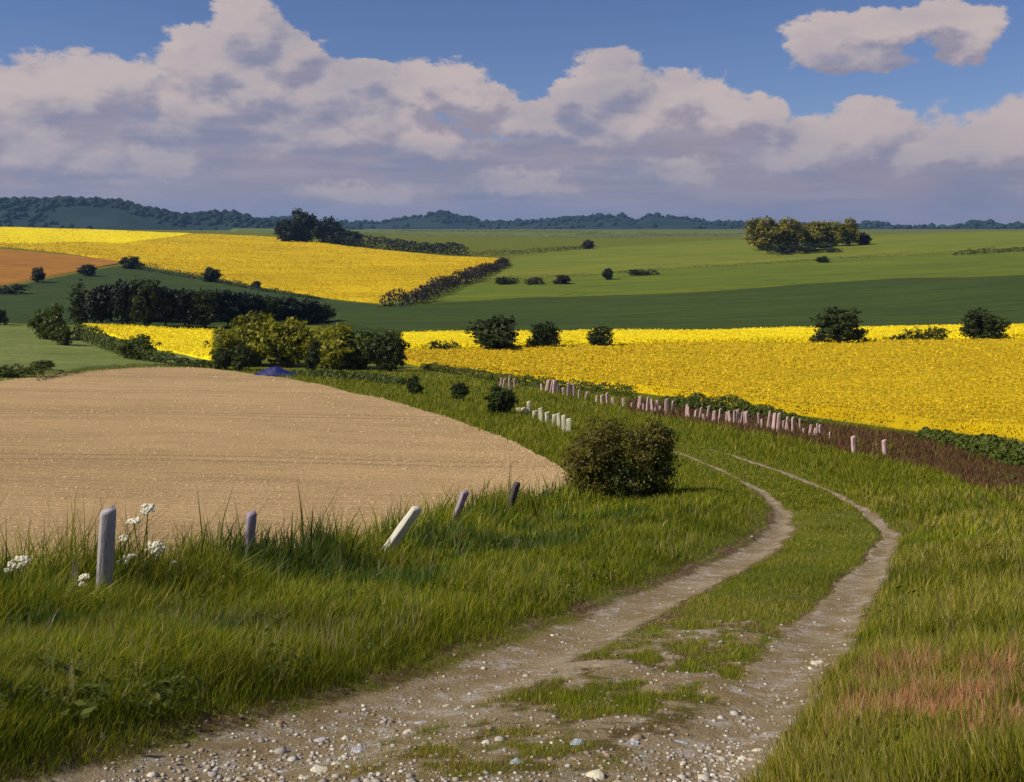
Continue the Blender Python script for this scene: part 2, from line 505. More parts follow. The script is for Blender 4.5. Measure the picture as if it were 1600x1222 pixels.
M_TAN = crop_material("bare_chalky_soil", (0.50, 0.335, 0.160), (0.425, 0.285, 0.132), (0.36, 0.235, 0.10), 9.0, 0.06, bs=0.8, bd=0.10, lines=0.30, line_scale=0.8, amount=0.85, stretch=(0.45, 1, 1), rot=math.radians(-14), tram=(24.0, -14.0, (0.30, 0.20, 0.095)))
M_YEL = crop_material("ripe_yellow_rape", (0.60, 0.415, 0.004), (0.52, 0.345, 0.004), (0.30, 0.260, 0.010), 2.2, 0.030, bs=0.8, bd=0.35, lines=0.20, line_scale=0.05, amount=0.55, stretch=(0.3, 1, 1), rot=math.radians(4))
M_YEL_BRIGHT = crop_material("lemon_and_sunlit_rape", (0.86, 0.68, 0.006), (0.82, 0.63, 0.005), (0.60, 0.47, 0.008), 2.0, 0.04, bs=0.7, bd=0.3, amount=0.4)  # lemon crop; also colours the hill patch that stands in for sunlight
M_YEL_HILL = crop_material("hill_rape", (0.66, 0.445, 0.004), (0.52, 0.345, 0.004), (0.40, 0.29, 0.006), 0.8, 0.010, bs=0.8, bd=0.8, lines=0.15, line_scale=0.02, amount=0.5, stretch=(0.5, 1, 1), rot=math.radians(20))
M_ORANGE = crop_material("red_brown_plough", (0.40, 0.185, 0.030), (0.335, 0.150, 0.026), (0.26, 0.11, 0.020), 1.0, 0.02, bs=0.7, bd=0.5, lines=0.3, line_scale=0.05, tram=(20.0, 30.0, (0.25, 0.1, 0.02)))
M_GREEN_A = crop_material("fresh_green_corn", (0.190, 0.205, 0.022), (0.150, 0.180, 0.020), (0.100, 0.125, 0.018), 0.9, 0.018, bs=0.6, bd=0.5, lines=0.35, line_scale=0.028, stretch=(0.4, 1, 1), rot=math.radians(10), tram=(26.0, -28.0, (0.085, 0.11, 0.02)))
M_GREEN_B = crop_material("deep_green_corn", (0.052, 0.080, 0.014), (0.042, 0.068, 0.014), (0.035, 0.053, 0.010), 1.0, 0.02, bs=0.6, bd=0.5, lines=0.30, line_scale=0.045, stretch=(0.3, 1, 1), rot=math.radians(6), tram=(22.0, -24.0, (0.034, 0.05, 0.012)))
M_GREEN_C = crop_material("mid_green_corn", (0.135, 0.170, 0.016), (0.110, 0.150, 0.016), (0.085, 0.112, 0.014), 1.0, 0.02, bs=0.6, bd=0.5, lines=0.25, line_scale=0.04, stretch=(0.3, 1, 1), rot=math.radians(6), tram=(24.0, -24.0, (0.07, 0.095, 0.014)))
M_PASTURE = crop_material("pale_rough_pasture", (0.180, 0.210, 0.055), (0.145, 0.180, 0.040), (0.095, 0.125, 0.022), 1.3, 0.06, bs=0.7, bd=0.3)
M_HILLSIDE = crop_material("dark_hill_pasture", (0.038, 0.066, 0.018), (0.048, 0.072, 0.016), (0.030, 0.050, 0.012), 1.0, 0.03, bs=0.7, bd=0.4)
M_BANK = crop_material("red_earth_bank", (0.095, 0.052, 0.026), (0.060, 0.070, 0.014), (0.045, 0.028, 0.015), 3.0, 0.35, bs=0.9, bd=0.12)
M_FAR = crop_material("far_pale_field", (0.135, 0.165, 0.040), (0.115, 0.150, 0.032), (0.10, 0.125, 0.03), 0.1, 0.008, bs=0.3, bd=0.5)

M_LEAF_DARK = leaf_material("dark_leaves", (0.022, 0.034, 0.006), (0.074, 0.098, 0.014))
M_LEAF_MID = leaf_material("green_leaves", (0.045, 0.068, 0.008), (0.130, 0.155, 0.016))
M_LEAF_LIME = leaf_material("yellow_green_leaves", (0.140, 0.150, 0.008), (0.370, 0.350, 0.018), trans=0.42)
M_LEAF_GOLD = leaf_material("golden_leaves", (0.102, 0.102, 0.014), (0.340, 0.281, 0.027))
M_LEAF_BROWN = leaf_material("bronze_leaves", (0.058, 0.052, 0.008), (0.185, 0.150, 0.020))
M_LEAF_BLUE = leaf_material("blue_dark_leaves", (0.011, 0.017, 0.011), (0.030, 0.042, 0.018), trans=0.2)
M_LEAF_PURPLE = leaf_material("dusky_twigs", (0.026, 0.018, 0.018), (0.060, 0.045, 0.034), trans=0.15)
M_BLADE = tint_material("grass_blades", 0.42)
M_FLOWER = tint_material("rape_petals", 0.25)

def wood_material(name, a, b_, dark):
    m, T, b = material(name, 0.85, 0.15)
    p = T.n('ShaderNodeTexCoord').outputs['Object']
    s = T.map(p, (14, 14, 1.6))
    n = T.noise(s, 3.0, 6.0, 0.65)
    c = T.mix(T.ramp(n, 0.32, 0.68), a, b_)
    c = T.mix(T.ramp(T.noise(s, 9.0, 4.0, 0.7), 0.56, 0.72), c, dark)
    T.put(b.inputs['Base Color'], c)
    bump(T, b, n, 0.7, 0.012)
    return m
M_WOOD = wood_material("weathered_grey_wood", (0.29, 0.26, 0.26), (0.42, 0.39, 0.38), (0.07, 0.055, 0.055))
M_WOOD_LILAC = wood_material("lilac_grey_wood", (0.26, 0.20, 0.25), (0.37, 0.29, 0.35), (0.07, 0.05, 0.06))
M_WOOD_PALE = wood_material("bleached_wood", (0.50, 0.46, 0.36), (0.64, 0.60, 0.47), (0.18, 0.14, 0.10))
M_WOOD_DARK = wood_material("dark_wet_wood", (0.060, 0.048, 0.048), (0.11, 0.09, 0.085), (0.025, 0.02, 0.02))
M_WOOD_PINK = wood_material("pink_grey_wood", (0.52, 0.34, 0.31), (0.66, 0.46, 0.42), (0.24, 0.13, 0.11))
M_WOOD_CREAM = wood_material("cream_wood", (0.56, 0.52, 0.33), (0.66, 0.62, 0.43), (0.30, 0.27, 0.14))
M_BARK = wood_material("bark", (0.075, 0.055, 0.038), (0.12, 0.09, 0.065), (0.03, 0.022, 0.016))

# ------------------------------------------------------------------ ground sheet
def build_ground():
    fine = np.radians(np.arange(-36, 36.01, 0.18))
    coarse = np.radians(np.arange(38, 322.01, 3.0))
    az = np.concatenate([fine, coarse])
    rr = np.concatenate([[0.05, 0.3, 0.6], np.exp(np.arange(0, math.log(8500), 0.0155))])
    R, A = np.meshgrid(rr, az, indexing='ij')
    x = (R * np.sin(A)).ravel(); y = (R * np.cos(A)).ravel()
    z = gz(x, y); bare = np.zeros_like(z)
    m = (np.hypot(x, y) < 50)
    b, d, _ = track(x[m], y[m])
    z[m] += d; bare[m] = b
    nr, na = len(rr), len(az)
    f = grid_faces(nr, na)
    i = np.arange(nr)
    close = np.stack([i[:-1] * na + na - 1, i[1:] * na + na - 1, i[1:] * na, i[:-1] * na], -1)
    me = mesh("ground", np.stack([x, y, z], 1), [np.concatenate([f, close])[:, ::-1]], smooth=True, extra={'bare': bare})
    o = obj("ground", me, M_GROUND)
    tag(o, "olive green turf of the rolling downland hillside", "ground", kind='structure')
build_ground()

def build_track():
    # the worn way itself, a sheet a few millimetres above the turf
    xs = np.arange(-4.2, 17.0, 0.05); ys = np.arange(2.4, 44.0, 0.05)
    X, Y = np.meshgrid(xs, ys, indexing='ij')
    x = X.ravel(); y = Y.ravel()
    b, d, _ = track(x, y)
    z = gz(x, y) + d + 0.012
    f = grid_faces(len(xs), len(ys))
    keep = (b[f] > 0.22).all(1)
    f = f[keep]
    inner = np.bincount(f.ravel(), minlength=len(x)) >= 4
    z = np.where(inner, z, z - 0.05)
    used = np.unique(f); re = np.zeros(len(x), np.int32); re[used] = np.arange(len(used))
    me = mesh("track", np.stack([x, y, z], 1)[used], [re[f]], smooth=True, extra={'bare': b[used]})
    tag(obj("track", me, M_GROUND), "pale chalky farm track with two wheel ruts curving away downhill", "track", kind='structure')
build_track()

# ------------------------------------------------------------------ fields
def field(name, label, mat, near, far, lift, nu=140, nv=70, rough=0.0, skirt=0.6, extend=None):
    """a crop standing on the land between two edges given by what is seen of them"""
    c0 = max(near[0][0], far[0][0]); c1 = min(near[-1][0], far[-1][0])
    cs = np.linspace(c0, c1, nu)
    rn = np.interp(cs, *zip(*near)); rf = np.interp(cs, *zip(*far))
    xn, yn = ground(cs, rn); xf, yf = ground(cs, np.minimum(rf, rn - 0.2))
    if extend: # carries on over the brow
        k = extend / np.maximum(np.hypot(xf, yf), 1); xf = xf * (1 + k); yf = yf * (1 + k)
    an = np.arctan2(xn, yn); l0 = np.log(np.hypot(xn, yn)); l1 = np.log(np.hypot(xf, yf))
    t = np.linspace(0, 1, nv)
    L = l0[:, None] * (1 - t) + l1[:, None] * t
    x = np.exp(L) * np.sin(an)[:, None]; y = np.exp(L) * np.cos(an)[:, None]
    jx = wob(x, y, 2.0 + 0.01 * np.exp(L), 4.0)
    z = gz(x, y) + lift + rough * (jx * 0.6 + 0.4 * rng.uniform(-1, 1, x.shape))
    z[0, :] -= skirt; z[-1, :] -= skirt; z[:, 0] -= skirt; z[:, -1] -= skirt
    me = mesh(name, np.stack([x, y, z], -1).reshape(-1, 3), [grid_faces(nu, nv)[:, ::-1]], smooth=True)
    return tag(obj(name, me, mat), label, "field", kind='structure')

TAN_NEAR = [(-260, 965), (0, 944), (165, 928), (392, 884), (598, 862), (706, 820), (798, 794), (880, 782), (918, 772)]
TAN_FAR = [(-260, 604), (0, 597), (150, 580), (250, 574), (320, 574), (450, 590), (600, 625), (700, 655), (800, 690), (870, 730), (918, 768)]
field("tan_field", "bare pale tan ploughed field swelling behind the fence posts", M_TAN, TAN_NEAR, TAN_FAR, 0.03, 260, 200, rough=0.012, skirt=0.08)
VY_NEAR = [(628, 564), (640, 566), (700, 581), (800, 591), (900, 601), (1000, 613), (1100, 624), (1230, 646), (1350, 661), (1470, 676), (1600, 690), (1850, 722)]
VY_FAR = [(628, 553), (640, 553), (720, 552), (850, 549), (960, 546), (1270, 540), (1600, 533), (1850, 528)]
field("valley_rape_field", "broad ochre yellow rape field filling the valley beyond the track", M_YEL, VY_NEAR, VY_FAR, 0.75, 260, 110, rough=0.14, skirt=0.9)
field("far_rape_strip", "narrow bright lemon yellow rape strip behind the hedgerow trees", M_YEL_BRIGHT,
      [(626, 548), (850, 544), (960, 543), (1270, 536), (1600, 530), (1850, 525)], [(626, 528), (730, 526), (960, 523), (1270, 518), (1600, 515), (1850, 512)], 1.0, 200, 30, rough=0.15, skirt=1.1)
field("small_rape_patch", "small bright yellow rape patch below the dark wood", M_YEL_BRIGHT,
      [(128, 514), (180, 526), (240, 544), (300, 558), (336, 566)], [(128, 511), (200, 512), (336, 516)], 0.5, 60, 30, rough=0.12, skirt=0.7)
HY_NEAR = [(-260, 386), (0, 386), (100, 396), (190, 410), (330, 433), (430, 453), (520, 467), (600, 475), (700, 446), (792, 409)]
HY_FAR = [(-260, 353), (0, 352), (120, 355), (250, 363), (430, 372), (560, 389), (700, 404), (792, 408)]
field("hill_rape_field", "golden yellow rape field draped over the hill on the far left", M_YEL_HILL, HY_NEAR, HY_FAR, 0.9, 220, 60, rough=0.2, skirt=1.2, extend=12)
field("painted_sun_patch", "hill rape coloured lemon yellow as if sunlit at the top left of the hill", M_YEL_BRIGHT,  # brighter sheet over the hill crop, sunlight put into its colour
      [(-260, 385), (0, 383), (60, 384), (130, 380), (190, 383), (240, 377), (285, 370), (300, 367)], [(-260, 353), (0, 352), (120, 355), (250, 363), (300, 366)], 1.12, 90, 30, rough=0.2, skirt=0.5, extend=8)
field("ploughed_field", "small orange brown ploughed field at the left edge under the yellow hill", M_ORANGE,
      [(-260, 452), (0, 447), (60, 436), (140, 421), (197, 411)], [(-260, 388), (0, 388), (100, 398), (197, 410)], 0.35, 80, 30, rough=0.06, skirt=0.5)
field("hill_pasture", "dark green hillside pasture above the dark wood", M_HILLSIDE,
      [(-260, 512), (0, 505), (110, 508), (300, 510), (510, 506), (600, 500)], [(-260, 455), (0, 450), (60, 438), (140, 423), (200, 413), (330, 435), (430, 455), (520, 469), (600, 478)], 0.3, 120, 40, rough=0.08, skirt=0.4)
field("rough_pasture", "pale grey green rough pasture at left behind the tan field", M_PASTURE,
      [(-260, 602), (0, 594), (150, 577), (250, 571), (330, 567)], [(-260, 512), (0, 508), (110, 512), (128, 515), (180, 528), (240, 546), (330, 565)], 0.2, 120, 50, rough=0.06, skirt=0.3)
field("upper_corn_field", "light green corn field on the far ridge below the tree clump", M_GREEN_A,
      [(690, 446), (800, 436), (950, 428), (1050, 420), (1200, 411), (1400, 399), (1600, 391), (1850, 384)], [(690, 444), (800, 406), (900, 393), (1050, 382), (1200, 373), (1350, 368), (1600, 362), (1850, 358)], 0.45, 200, 50, rough=0.12, skirt=0.5, extend=25)
field("middle_corn_field", "mid green corn band below the brown field boundary on the far slope", M_GREEN_C,
      [(590, 480), (700, 470), (850, 464), (1000, 460), (1200, 447), (1400, 434), (1600, 428), (1850, 420)], [(590, 477), (700, 450), (800, 438), (950, 430), (1050, 422), (1200, 413), (1400, 401), (1600, 393), (1850, 386)], 0.45, 200, 40, rough=0.1, skirt=0.5)
field("lower_corn_field", "deep green corn field on the far slope above the yellow strip", M_GREEN_B,
      [(520, 520), (640, 526), (730, 525), (960, 522), (1270, 517), (1600, 514), (1850, 511)], [(520, 490), (590, 482), (700, 472), (850, 466), (1000, 462), (1200, 449), (1400, 436), (1600, 430), (1850, 422)], 0.45, 200, 50, rough=0.1, skirt=0.5)
field("earth_bank", "reddish brown earth bank along the lower edge of the yellow field", M_BANK,
      [(980, 634), (1060, 648), (1140, 660), (1220, 676), (1330, 700), (1450, 722), (1600, 775), (1850, 850)], [(980, 618), (1060, 628), (1140, 640), (1230, 652), (1350, 668), (1470, 690), (1600, 722), (1850, 780)], 0.06, 160, 24, rough=0.05, skirt=0.12)

def far_field(name, label, c0, c1, r0, r1, mat, z0, z1):
    a0, a1 = math.atan((c0 - 800) / F), math.atan((c1 - 800) / F)
    A, R = np.meshgrid(np.linspace(a0, a1, 40), np.linspace(r0, r1, 12), indexing='ij')
    x = R * np.sin(A); y = R * np.cos(A)
    t = (R - r0) / (r1 - r0)
    z = gz(x, y) + z0 + (z1 - z0) * t + 0.8 * wob(x, y, 90, 2.0)
    z[0] -= 3; z[-1] -= 3; z[:, 0] -= 3; z[:, -1] -= 3
    me = mesh(name, np.stack([x, y, z], -1).reshape(-1, 3), [grid_faces(40, 12)[:, ::-1]], smooth=True)
    tag(obj(name, me, mat), label, "field", kind='structure')
far_field("distant_field", "thin pale green field lying across the distant plain in the middle", 520, 1020, 1250, 1700, M_FAR, 1.5, 2.5)
far_field("distant_field", "pale green distant field just left of the ridge tree clump", 930, 1190, 1500, 2000, M_FAR, 1.5, 2.5)
far_field("distant_field", "thin pale green field showing on both sides of the dark clump", 360, 600, 1500, 1900, M_FAR, 1.5, 5)

# ------------------------------------------------------------------ distant hills
M_HILL, T_, b_ = material("far_wooded_slope", 0.95, 0.05)
T_.put(b_.inputs['Base Color'], T_.mix(T_.ramp(T_.noise(pos(T_), 0.006, 5.0, 0.6), 0.4, 0.65), (0.018, 0.034, 0.030), (0.030, 0.050, 0.038)))

def lumps(pts, radii, seed):
    """one mass of tree-sized domes"""
    g = np.random.default_rng(seed)
    bm = bmesh.new(); bmesh.ops.create_icosphere(bm, subdivisions=1, radius=1.0)
    bm.verts.ensure_lookup_table()
    bv = np.array([v.co[:] for v in bm.verts]); bf = np.array([[v.index for v in f.verts] for f in bm.faces]); bm.free()
    n = len(pts)
    v = bv[None] * radii[:, None, None] * (1 + 0.20 * np.clip(g.standard_normal((n, len(bv), 1)), -1.6, 1.6)) * np.array([1.15, 1.15, 0.95])
    v = v + pts[:, None, :]
    f = bf[None] + (np.arange(n) * len(bv))[:, None, None]
    return v.reshape(-1, 3), f.reshape(-1, 3)

def hills(name, label, wlabel, sil, r0, thick, seed, tree):
    cs = np.linspace(sil[0][0], sil[-1][0], 260)
    a = np.arctan((cs - 800) / F)
    top = -(np.interp(cs, *zip(*sil)) - HROW) / F * r0 * np.cos(a) - tree * 0.9
    t = np.linspace(-1, 1.6, 26)
    R = r0 + thick * t[None, :]
    prof = np.exp(-(t[None, :] / 0.55) ** 2)
    x = R * np.sin(a)[:, None]; y = R * np.cos(a)[:, None]
    base = gz(x, y) - 3.0
    z = base + (top[:, None] - base) * prof + 3.0 * wob(x, y, 120, 3.0) * prof
    me = mesh(name, np.stack([x, y, z], -1).reshape(-1, 3), [grid_faces(260, 26)[:, ::-1]], smooth=True)
    tag(obj(name, me, M_HILL), label, "hills", kind='structure')
    g = np.random.default_rng(seed)
    n = 3400
    i = g.uniform(0, 259, n); j = np.clip(g.normal(9.5, 3.2, n), 1, 14)
    ii = i.astype(int); jj = j.astype(int)
    dens = wob(x[ii, jj], y[ii, jj], 160, seed) + 0.4 * wob(x[ii, jj], y[ii, jj], 60, seed + 2)
    keep = (dens > -0.45)
    ii, jj, i, j = ii[keep], jj[keep], i[keep], j[keep]
    u = (i - ii)[:, None]; w = (j - jj)[:, None]
    V = np.stack([x, y, z], -1)
    p = V[ii, jj] * (1 - u) * (1 - w) + V[np.minimum(ii + 1, 259), jj] * u * (1 - w) + V[ii, jj + 1] * (1 - u) * w + V[np.minimum(ii + 1, 259), jj + 1] * u * w
    rad = np.clip(np.exp(g.normal(-0.6, 0.32, len(p))), 0.2, 0.95) * tree
    vv, ff = lumps(p + np.array([0, 0, 1]) * rad[:, None] * 0.4, rad, seed)
    tag(obj("woodland", mesh("woodland", vv, [ff], smooth=True), M_HILL), wlabel, "woodland", kind='stuff')

hills("hills", "low blue hills along the left horizon behind the yellow field", "dark blue woods covering the left horizon hills",
      [(-500, 296), (-200, 300), (0, 309), (120, 308), (185, 310), (230, 322), (290, 333), (330, 328), (370, 331), (420, 343), (480, 352), (560, 358)], 2600, 420, 3, 11.0)
hills("hills", "blue hill line running along the middle and right horizon", "dark blue woods along the middle and right horizon",
      [(330, 356), (400, 342), (450, 337), (520, 346), (545, 343), (590, 345), (640, 337), (690, 328), (735, 337), (760, 345), (830, 343), (890, 336), (970, 332), (996, 343), (1015, 332), (1060, 338), (1120, 344), (1200, 347), (1330, 352), (1350, 345), (1410, 349), (1490, 350), (1530, 341), (1570, 349), (1650, 345), (1900, 335), (2200, 330)], 3900, 560, 8, 13.0)

# ------------------------------------------------------------------ trees and bushes
def leaf_quads(c, nrm, size, g):
    """rhombic leaves at centres c, facing about nrm"""
    n = len(c)
    nrm = nrm / np.maximum(np.linalg.norm(nrm, axis=1, keepdims=True), 1e-6)
    t = np.cross(nrm, g.standard_normal((n, 3))); t /= np.maximum(np.linalg.norm(t, axis=1, keepdims=True), 1e-6)
    b = np.cross(nrm, t)
    s = (size * g.uniform(0.6, 1.3, n))[:, None]
    k = g.uniform(0.4, 0.75, n)[:, None]
    v = np.stack([c - t * s, c - b * s * k + nrm * s * 0.15, c + t * s, c + b * s * k - nrm * s * 0.1], 1)
    f = np.arange(n * 4).reshape(n, 4)
    return v.reshape(-1, 3), f

def crown_mesh(name, lobes, nclump, nleaf, leaf, spread, seed, shell=0.55):
    """leaf clumps spread through a union of lobes (cx, cy, cz, rx, ry, rz), uneven and with gaps"""
    g = np.random.default_rng(seed)
    lobes = np.array(lobes, float)
    vol = lobes[:, 3] * lobes[:, 4] * lobes[:, 5]
    k = g.choice(len(lobes), nclump, p=vol ** 0.67 / (vol ** 0.67).sum())
    d = g.standard_normal((nclump, 3)); d /= np.linalg.norm(d, axis=1, keepdims=True)
    rad = (shell + (1 - shell) * g.uniform(0, 1, nclump) ** 0.6) * g.uniform(0.74, 1.22, nclump)
    cc = lobes[k, :3] + d * rad[:, None] * lobes[k, 3:]
    low = cc[:, 2] < 0.04
    cc[low, 2] = 0.04 + g.uniform(0, 0.25, low.sum()) * lobes[k[low], 5]
    tone = np.clip(g.normal(0.45, 0.24, nclump), 0, 1)
    m = g.integers(0, nclump, nleaf)
    p = cc[m] + g.standard_normal((nleaf, 3)) * spread * np.array([1, 1, 0.75])
    p[:, 2] = np.maximum(p[:, 2], 0.02)
    nr = d[m] * 0.8 + g.standard_normal((nleaf, 3)) * 0.6 + np.array([0, 0, 0.35])
    v, f = leaf_quads(p, nr, leaf, g)
    t = np.clip(tone[m] + g.normal(0, 0.16, nleaf), 0, 1)
    t = np.repeat(t, 4)
    return mesh(name, v, [f], tint=np.stack([t, t, t], 1))

def tube(path, radii, n=7):
    path = np.asarray(path, float); m = len(path)
    tang = np.gradient(path, axis=0); tang /= np.linalg.norm(tang, axis=1, keepdims=True)
    ref = np.array([1.0, 0.13, 0.0])
    u = np.cross(tang, ref); u /= np.linalg.norm(u, axis=1, keepdims=True); w = np.cross(tang, u)
    th = np.linspace(0, 2 * math.pi, n, endpoint=False)
    v = path[:, None] + np.asarray(radii)[:, None, None] * (np.cos(th)[None, :, None] * u[:, None] + np.sin(th)[None, :, None] * w[:, None])
    i = np.arange(m * n).reshape(m, n); j = np.roll(i, -1, 1)
    f = np.stack([i[:-1], j[:-1], j[1:], i[1:]], -1).reshape(-1, 4)
    return v.reshape(-1, 3), f

def trunk_mesh(name, height, r, limbs, seed, stems=1):
    g = np.random.default_rng(seed)
    vs, fs, off = [], [], 0
    def add(path, rad):
        nonlocal off
        v, f = tube(path, rad); vs.append(v); fs.append(f + off); off += len(v)
    for s in range(stems):
        o = g.normal(0, r * 1.6, 2) if stems > 1 else np.zeros(2)
        t = np.linspace(0, 1, 7)
        lean = g.normal(0, 0.10 if stems == 1 else 0.28, 2) * height
        path = np.stack([o[0] + lean[0] * t ** 1.5, o[1] + lean[1] * t ** 1.5, -0.25 + (height + 0.25) * t], 1)
        rr = r / math.sqrt(stems)
        add(path, rr * np.array([1.5, 1.1, 1.0, 0.85, 0.65, 0.45, 0.2]))
        for k in range(limbs):
            t0 = g.uniform(0.35, 0.85)
            b0 = np.array([np.interp(t0, t, path[:, q]) for q in range(3)])
            an = g.uniform(0, 2 * math.pi); L = height * g.uniform(0.25, 0.45)
            q = np.linspace(0, 1, 5)[:, None]
            e = np.array([math.cos(an) * 0.8, math.sin(an) * 0.8, 0.55]) * L
            add(b0 + q * e + np.array([0, 0, 0.15]) * L * q ** 2, rr * 0.5 * np.array([1, 0.8, 0.6, 0.4, 0.15]))
    return mesh(name, np.concatenate(vs), [np.concatenate(fs)], smooth=True)

def rand_lobes(seed, n, w, h, base, squash=0.55):
    g = np.random.default_rng(seed)
    L = [(0, 0, base + (h - base) * 0.5, w * 0.36, w * 0.36, (h - base) * 0.46)]
    for i in range(n):
        an = g.uniform(0, 2 * math.pi); q = g.uniform(0.18, 0.34) * w
        zc = base + (h - base) * g.uniform(0.22, 0.80)
        s = g.uniform(0.14, 0.24) * w
        k = math.sqrt(max(0.05, 1 - (((zc - base) / (h - base) - 0.40) / 0.56) ** 2))
        s *= 0.65 + 0.4 * k
        L.append((math.cos(an) * q * k, math.sin(an) * q * k, zc, s, s, min(s * g.uniform(0.8, 1.15) * squash / 0.55, (h - zc) if h > zc else s)))
    return L

# patterns, one metre high, scaled where they grow
PROTO = {}
for i in range(3):
    PROTO['tree%d' % i] = (crown_mesh("crown", rand_lobes(20 + i, 9, 1.0, 1.0, 0.08), 190, 4800, 0.038, 0.046, 40 + i, shell=0.4), trunk_mesh("trunk", 0.72, 0.032, 5, 60 + i))
    PROTO['bush%d' % i] = (crown_mesh("crown", rand_lobes(70 + i, 7, 1.25, 1.0, 0.0), 170, 4600, 0.046, 0.055, 80 + i, shell=0.4), trunk_mesh("trunk", 0.55, 0.05, 2, 90 + i, 3))
PROTO['low0'] = (crown_mesh("crown", rand_lobes(120, 9, 2.6, 1.0, 0.0), 150, 3000, 0.05, 0.06, 121), trunk_mesh("trunk", 0.5, 0.06, 2, 122, 4))
PROTO['slim0'] = (crown_mesh("crown", [(0, 0, 0.5, 0.16, 0.16, 0.5), (0.03, 0, 0.3, 0.19, 0.19, 0.28)], 120, 2600, 0.028, 0.03, 131), trunk_mesh("trunk", 0.9, 0.022, 2, 132))

def plant(name, label, cat, kind, col, row, h_px, w_px=None, mat=M_LEAF_DARK, group=None, at=None, sink=0.0):
    """a tree or bush standing where its foot is seen, as tall and broad as it is seen"""
    loc = at if at is not None else P(col, row)
    px = F / loc.y
    h = h_px / px
    cr, tr = PROTO[kind]
    dx = max(v.co.x for v in cr.vertices) - min(v.co.x for v in cr.vertices) if 'dx' not in cr else cr['dx']
    cr['dx'] = dx
    hz_ = max(v.co.z for v in cr.vertices) if 'hz' not in cr else cr['hz']
    cr['hz'] = hz_
    h *= 1.08
    w = 1.16 * (w_px / px) / dx if w_px else h / hz_
    e = empty(name, loc - Vector((0, 0, sink)))
    e.rotation_euler.z = random.uniform(-0.5, 0.5) + random.choice((0, math.pi))
    e.scale = (w, w * random.uniform(0.9, 1.1), h / hz_)
    obj("crown", cr, mat, e)
    obj("trunk", tr, M_BARK, e)
    return tag(e, label, cat, group)

def at_range(col, row_base, r):
    """foot on the land at a given range (for what stands behind a brow)"""
    a = math.atan((col - 800) / F)
    x, y = r * math.sin(a), r * math.cos(a)
    return Vector((x, y, float(gz(x, y))))

# clump on the far ridge
for (c, hp, wp, lab, m) in [(1190, 52, 66, "tallest golden green tree at the left end of the ridge clump", M_LEAF_GOLD),
                            (1232, 48, 56, "golden green tree second from left in the ridge clump", M_LEAF_GOLD),
                            (1272, 40, 52, "low golden tree in the middle of the ridge clump", M_LEAF_GOLD),
                            (1304, 40, 44, "small olive tree right of middle in the ridge clump", M_LEAF_LIME),
                            (1328, 44, 30, "golden tree at the right end of the ridge clump", M_LEAF_GOLD)]:
    plant("ridge_tree", lab, "tree", 'tree%d' % (c % 3), c, 392 - (c - 1190) * 0.055, hp, wp, m, "tree clump on the far ridge")
plant("ridge_bush", "dusky purple bush beside the right end of the ridge clump", "bush", 'bush0', 1346, 383, 20, 26, M_LEAF_PURPLE)
plant("ridge_bush", "dark low bush line under the ridge clump", "bush", 'low0', 1255, 395, 15, 130, M_LEAF_BLUE)
# dark clump behind the yellow hill
for (c, hp, wp, r, lab) in [(448, 36, 40, 690, "dark tree at the left of the clump behind the yellow hill"),
                            (474, 52, 56, 700, "tallest dark blue green tree behind the yellow hill"),
                            (510, 42, 50, 690, "rounded dark tree at the right of the clump behind the yellow hill"),
                            (545, 24, 60, 670, "low dark bush right of the clump behind the yellow hill")]:
    p = at_range(c, 0, r)
    plant("dark_tree", lab, "tree", 'bush%d' % (c % 3), c, 0, hp, wp, M_LEAF_BLUE, "dark trees behind the yellow hill", at=p, sink=0.3)
# dark wood on the left
wood = [(122, 508, 68, 26, 'slim0'), (160, 509, 62, 40, 'tree0'), (192, 510, 70, 44, 'tree1'), (228, 511, 76, 46, 'tree2'), (258, 511, 62, 40, 'tree0'),
        (290, 511, 58, 44, 'tree1'), (322, 511, 60, 46, 'tree2'), (356, 510, 56, 44, 'tree0'), (388, 509, 50, 42, 'tree1'), (420, 508, 44, 42, 'tree2'),
        (452, 507, 40, 40, 'tree0'), (482, 506, 36, 40, 'tree1'), (505, 505, 30, 28, 'bush2')]
ordinal = ["first", "second", "third", "fourth", "fifth", "sixth", "seventh", "eighth", "ninth", "tenth", "eleventh", "twelfth", "thirteenth"]
for i, (c, r, hp, wp, k) in enumerate(wood):
    lab = "slim dark poplar standing alone at the left end of the dark wood" if i == 0 else "dark tree, %s from the left in the wood above the yellow patch" % ordinal[i]
    plant("wood_tree", lab, "tree", k, c, r, hp, wp * 1.25, M_LEAF_BLUE if i % 3 else M_LEAF_DARK, "trees of the dark wood")
for i, c in enumerate(range(175, 480, 34)):
    plant("wood_tree", "dark tree, %s from the left in the back row of the wood" % nth(i), "tree", 'tree%d' % (i % 3), c, 503, 56 - i * 2.4, 50, M_LEAF_BLUE, "back row of the dark wood")
# field edge bushes upper left
plant("field_bush", "round dark bush at the corner of the orange field", "bush", 'bush1', 205, 421, 20, 40, M_LEAF_BLUE)
plant("field_bush", "dark bush on the lower edge of the orange field", "bush", 'bush2', 139, 433, 20, 30, M_LEAF_BLUE)
plant("field_tree", "tiny dark tree on the orange field", "tree", 'tree2', 58, 441, 24, 22, M_LEAF_BLUE)
plant("field_bush", "dark bush halfway down the lower hedge of the yellow hill", "bush", 'bush0', 331, 442, 24, 30, M_LEAF_BLUE)
plant("field_bush", "small dark bush low on the hedge of the yellow hill", "bush", 'bush2', 402, 452, 13, 18, M_LEAF_BLUE)
plant("field_bush", "dark low bush at the left edge below the orange field", "bush", 'low0', 8, 460, 16, 60, M_LEAF_BLUE)
plant("pasture_bush", "dark bush cut by the left edge of the rough pasture", "bush", 'bush1', -4, 508, 24, 34, M_LEAF_DARK)
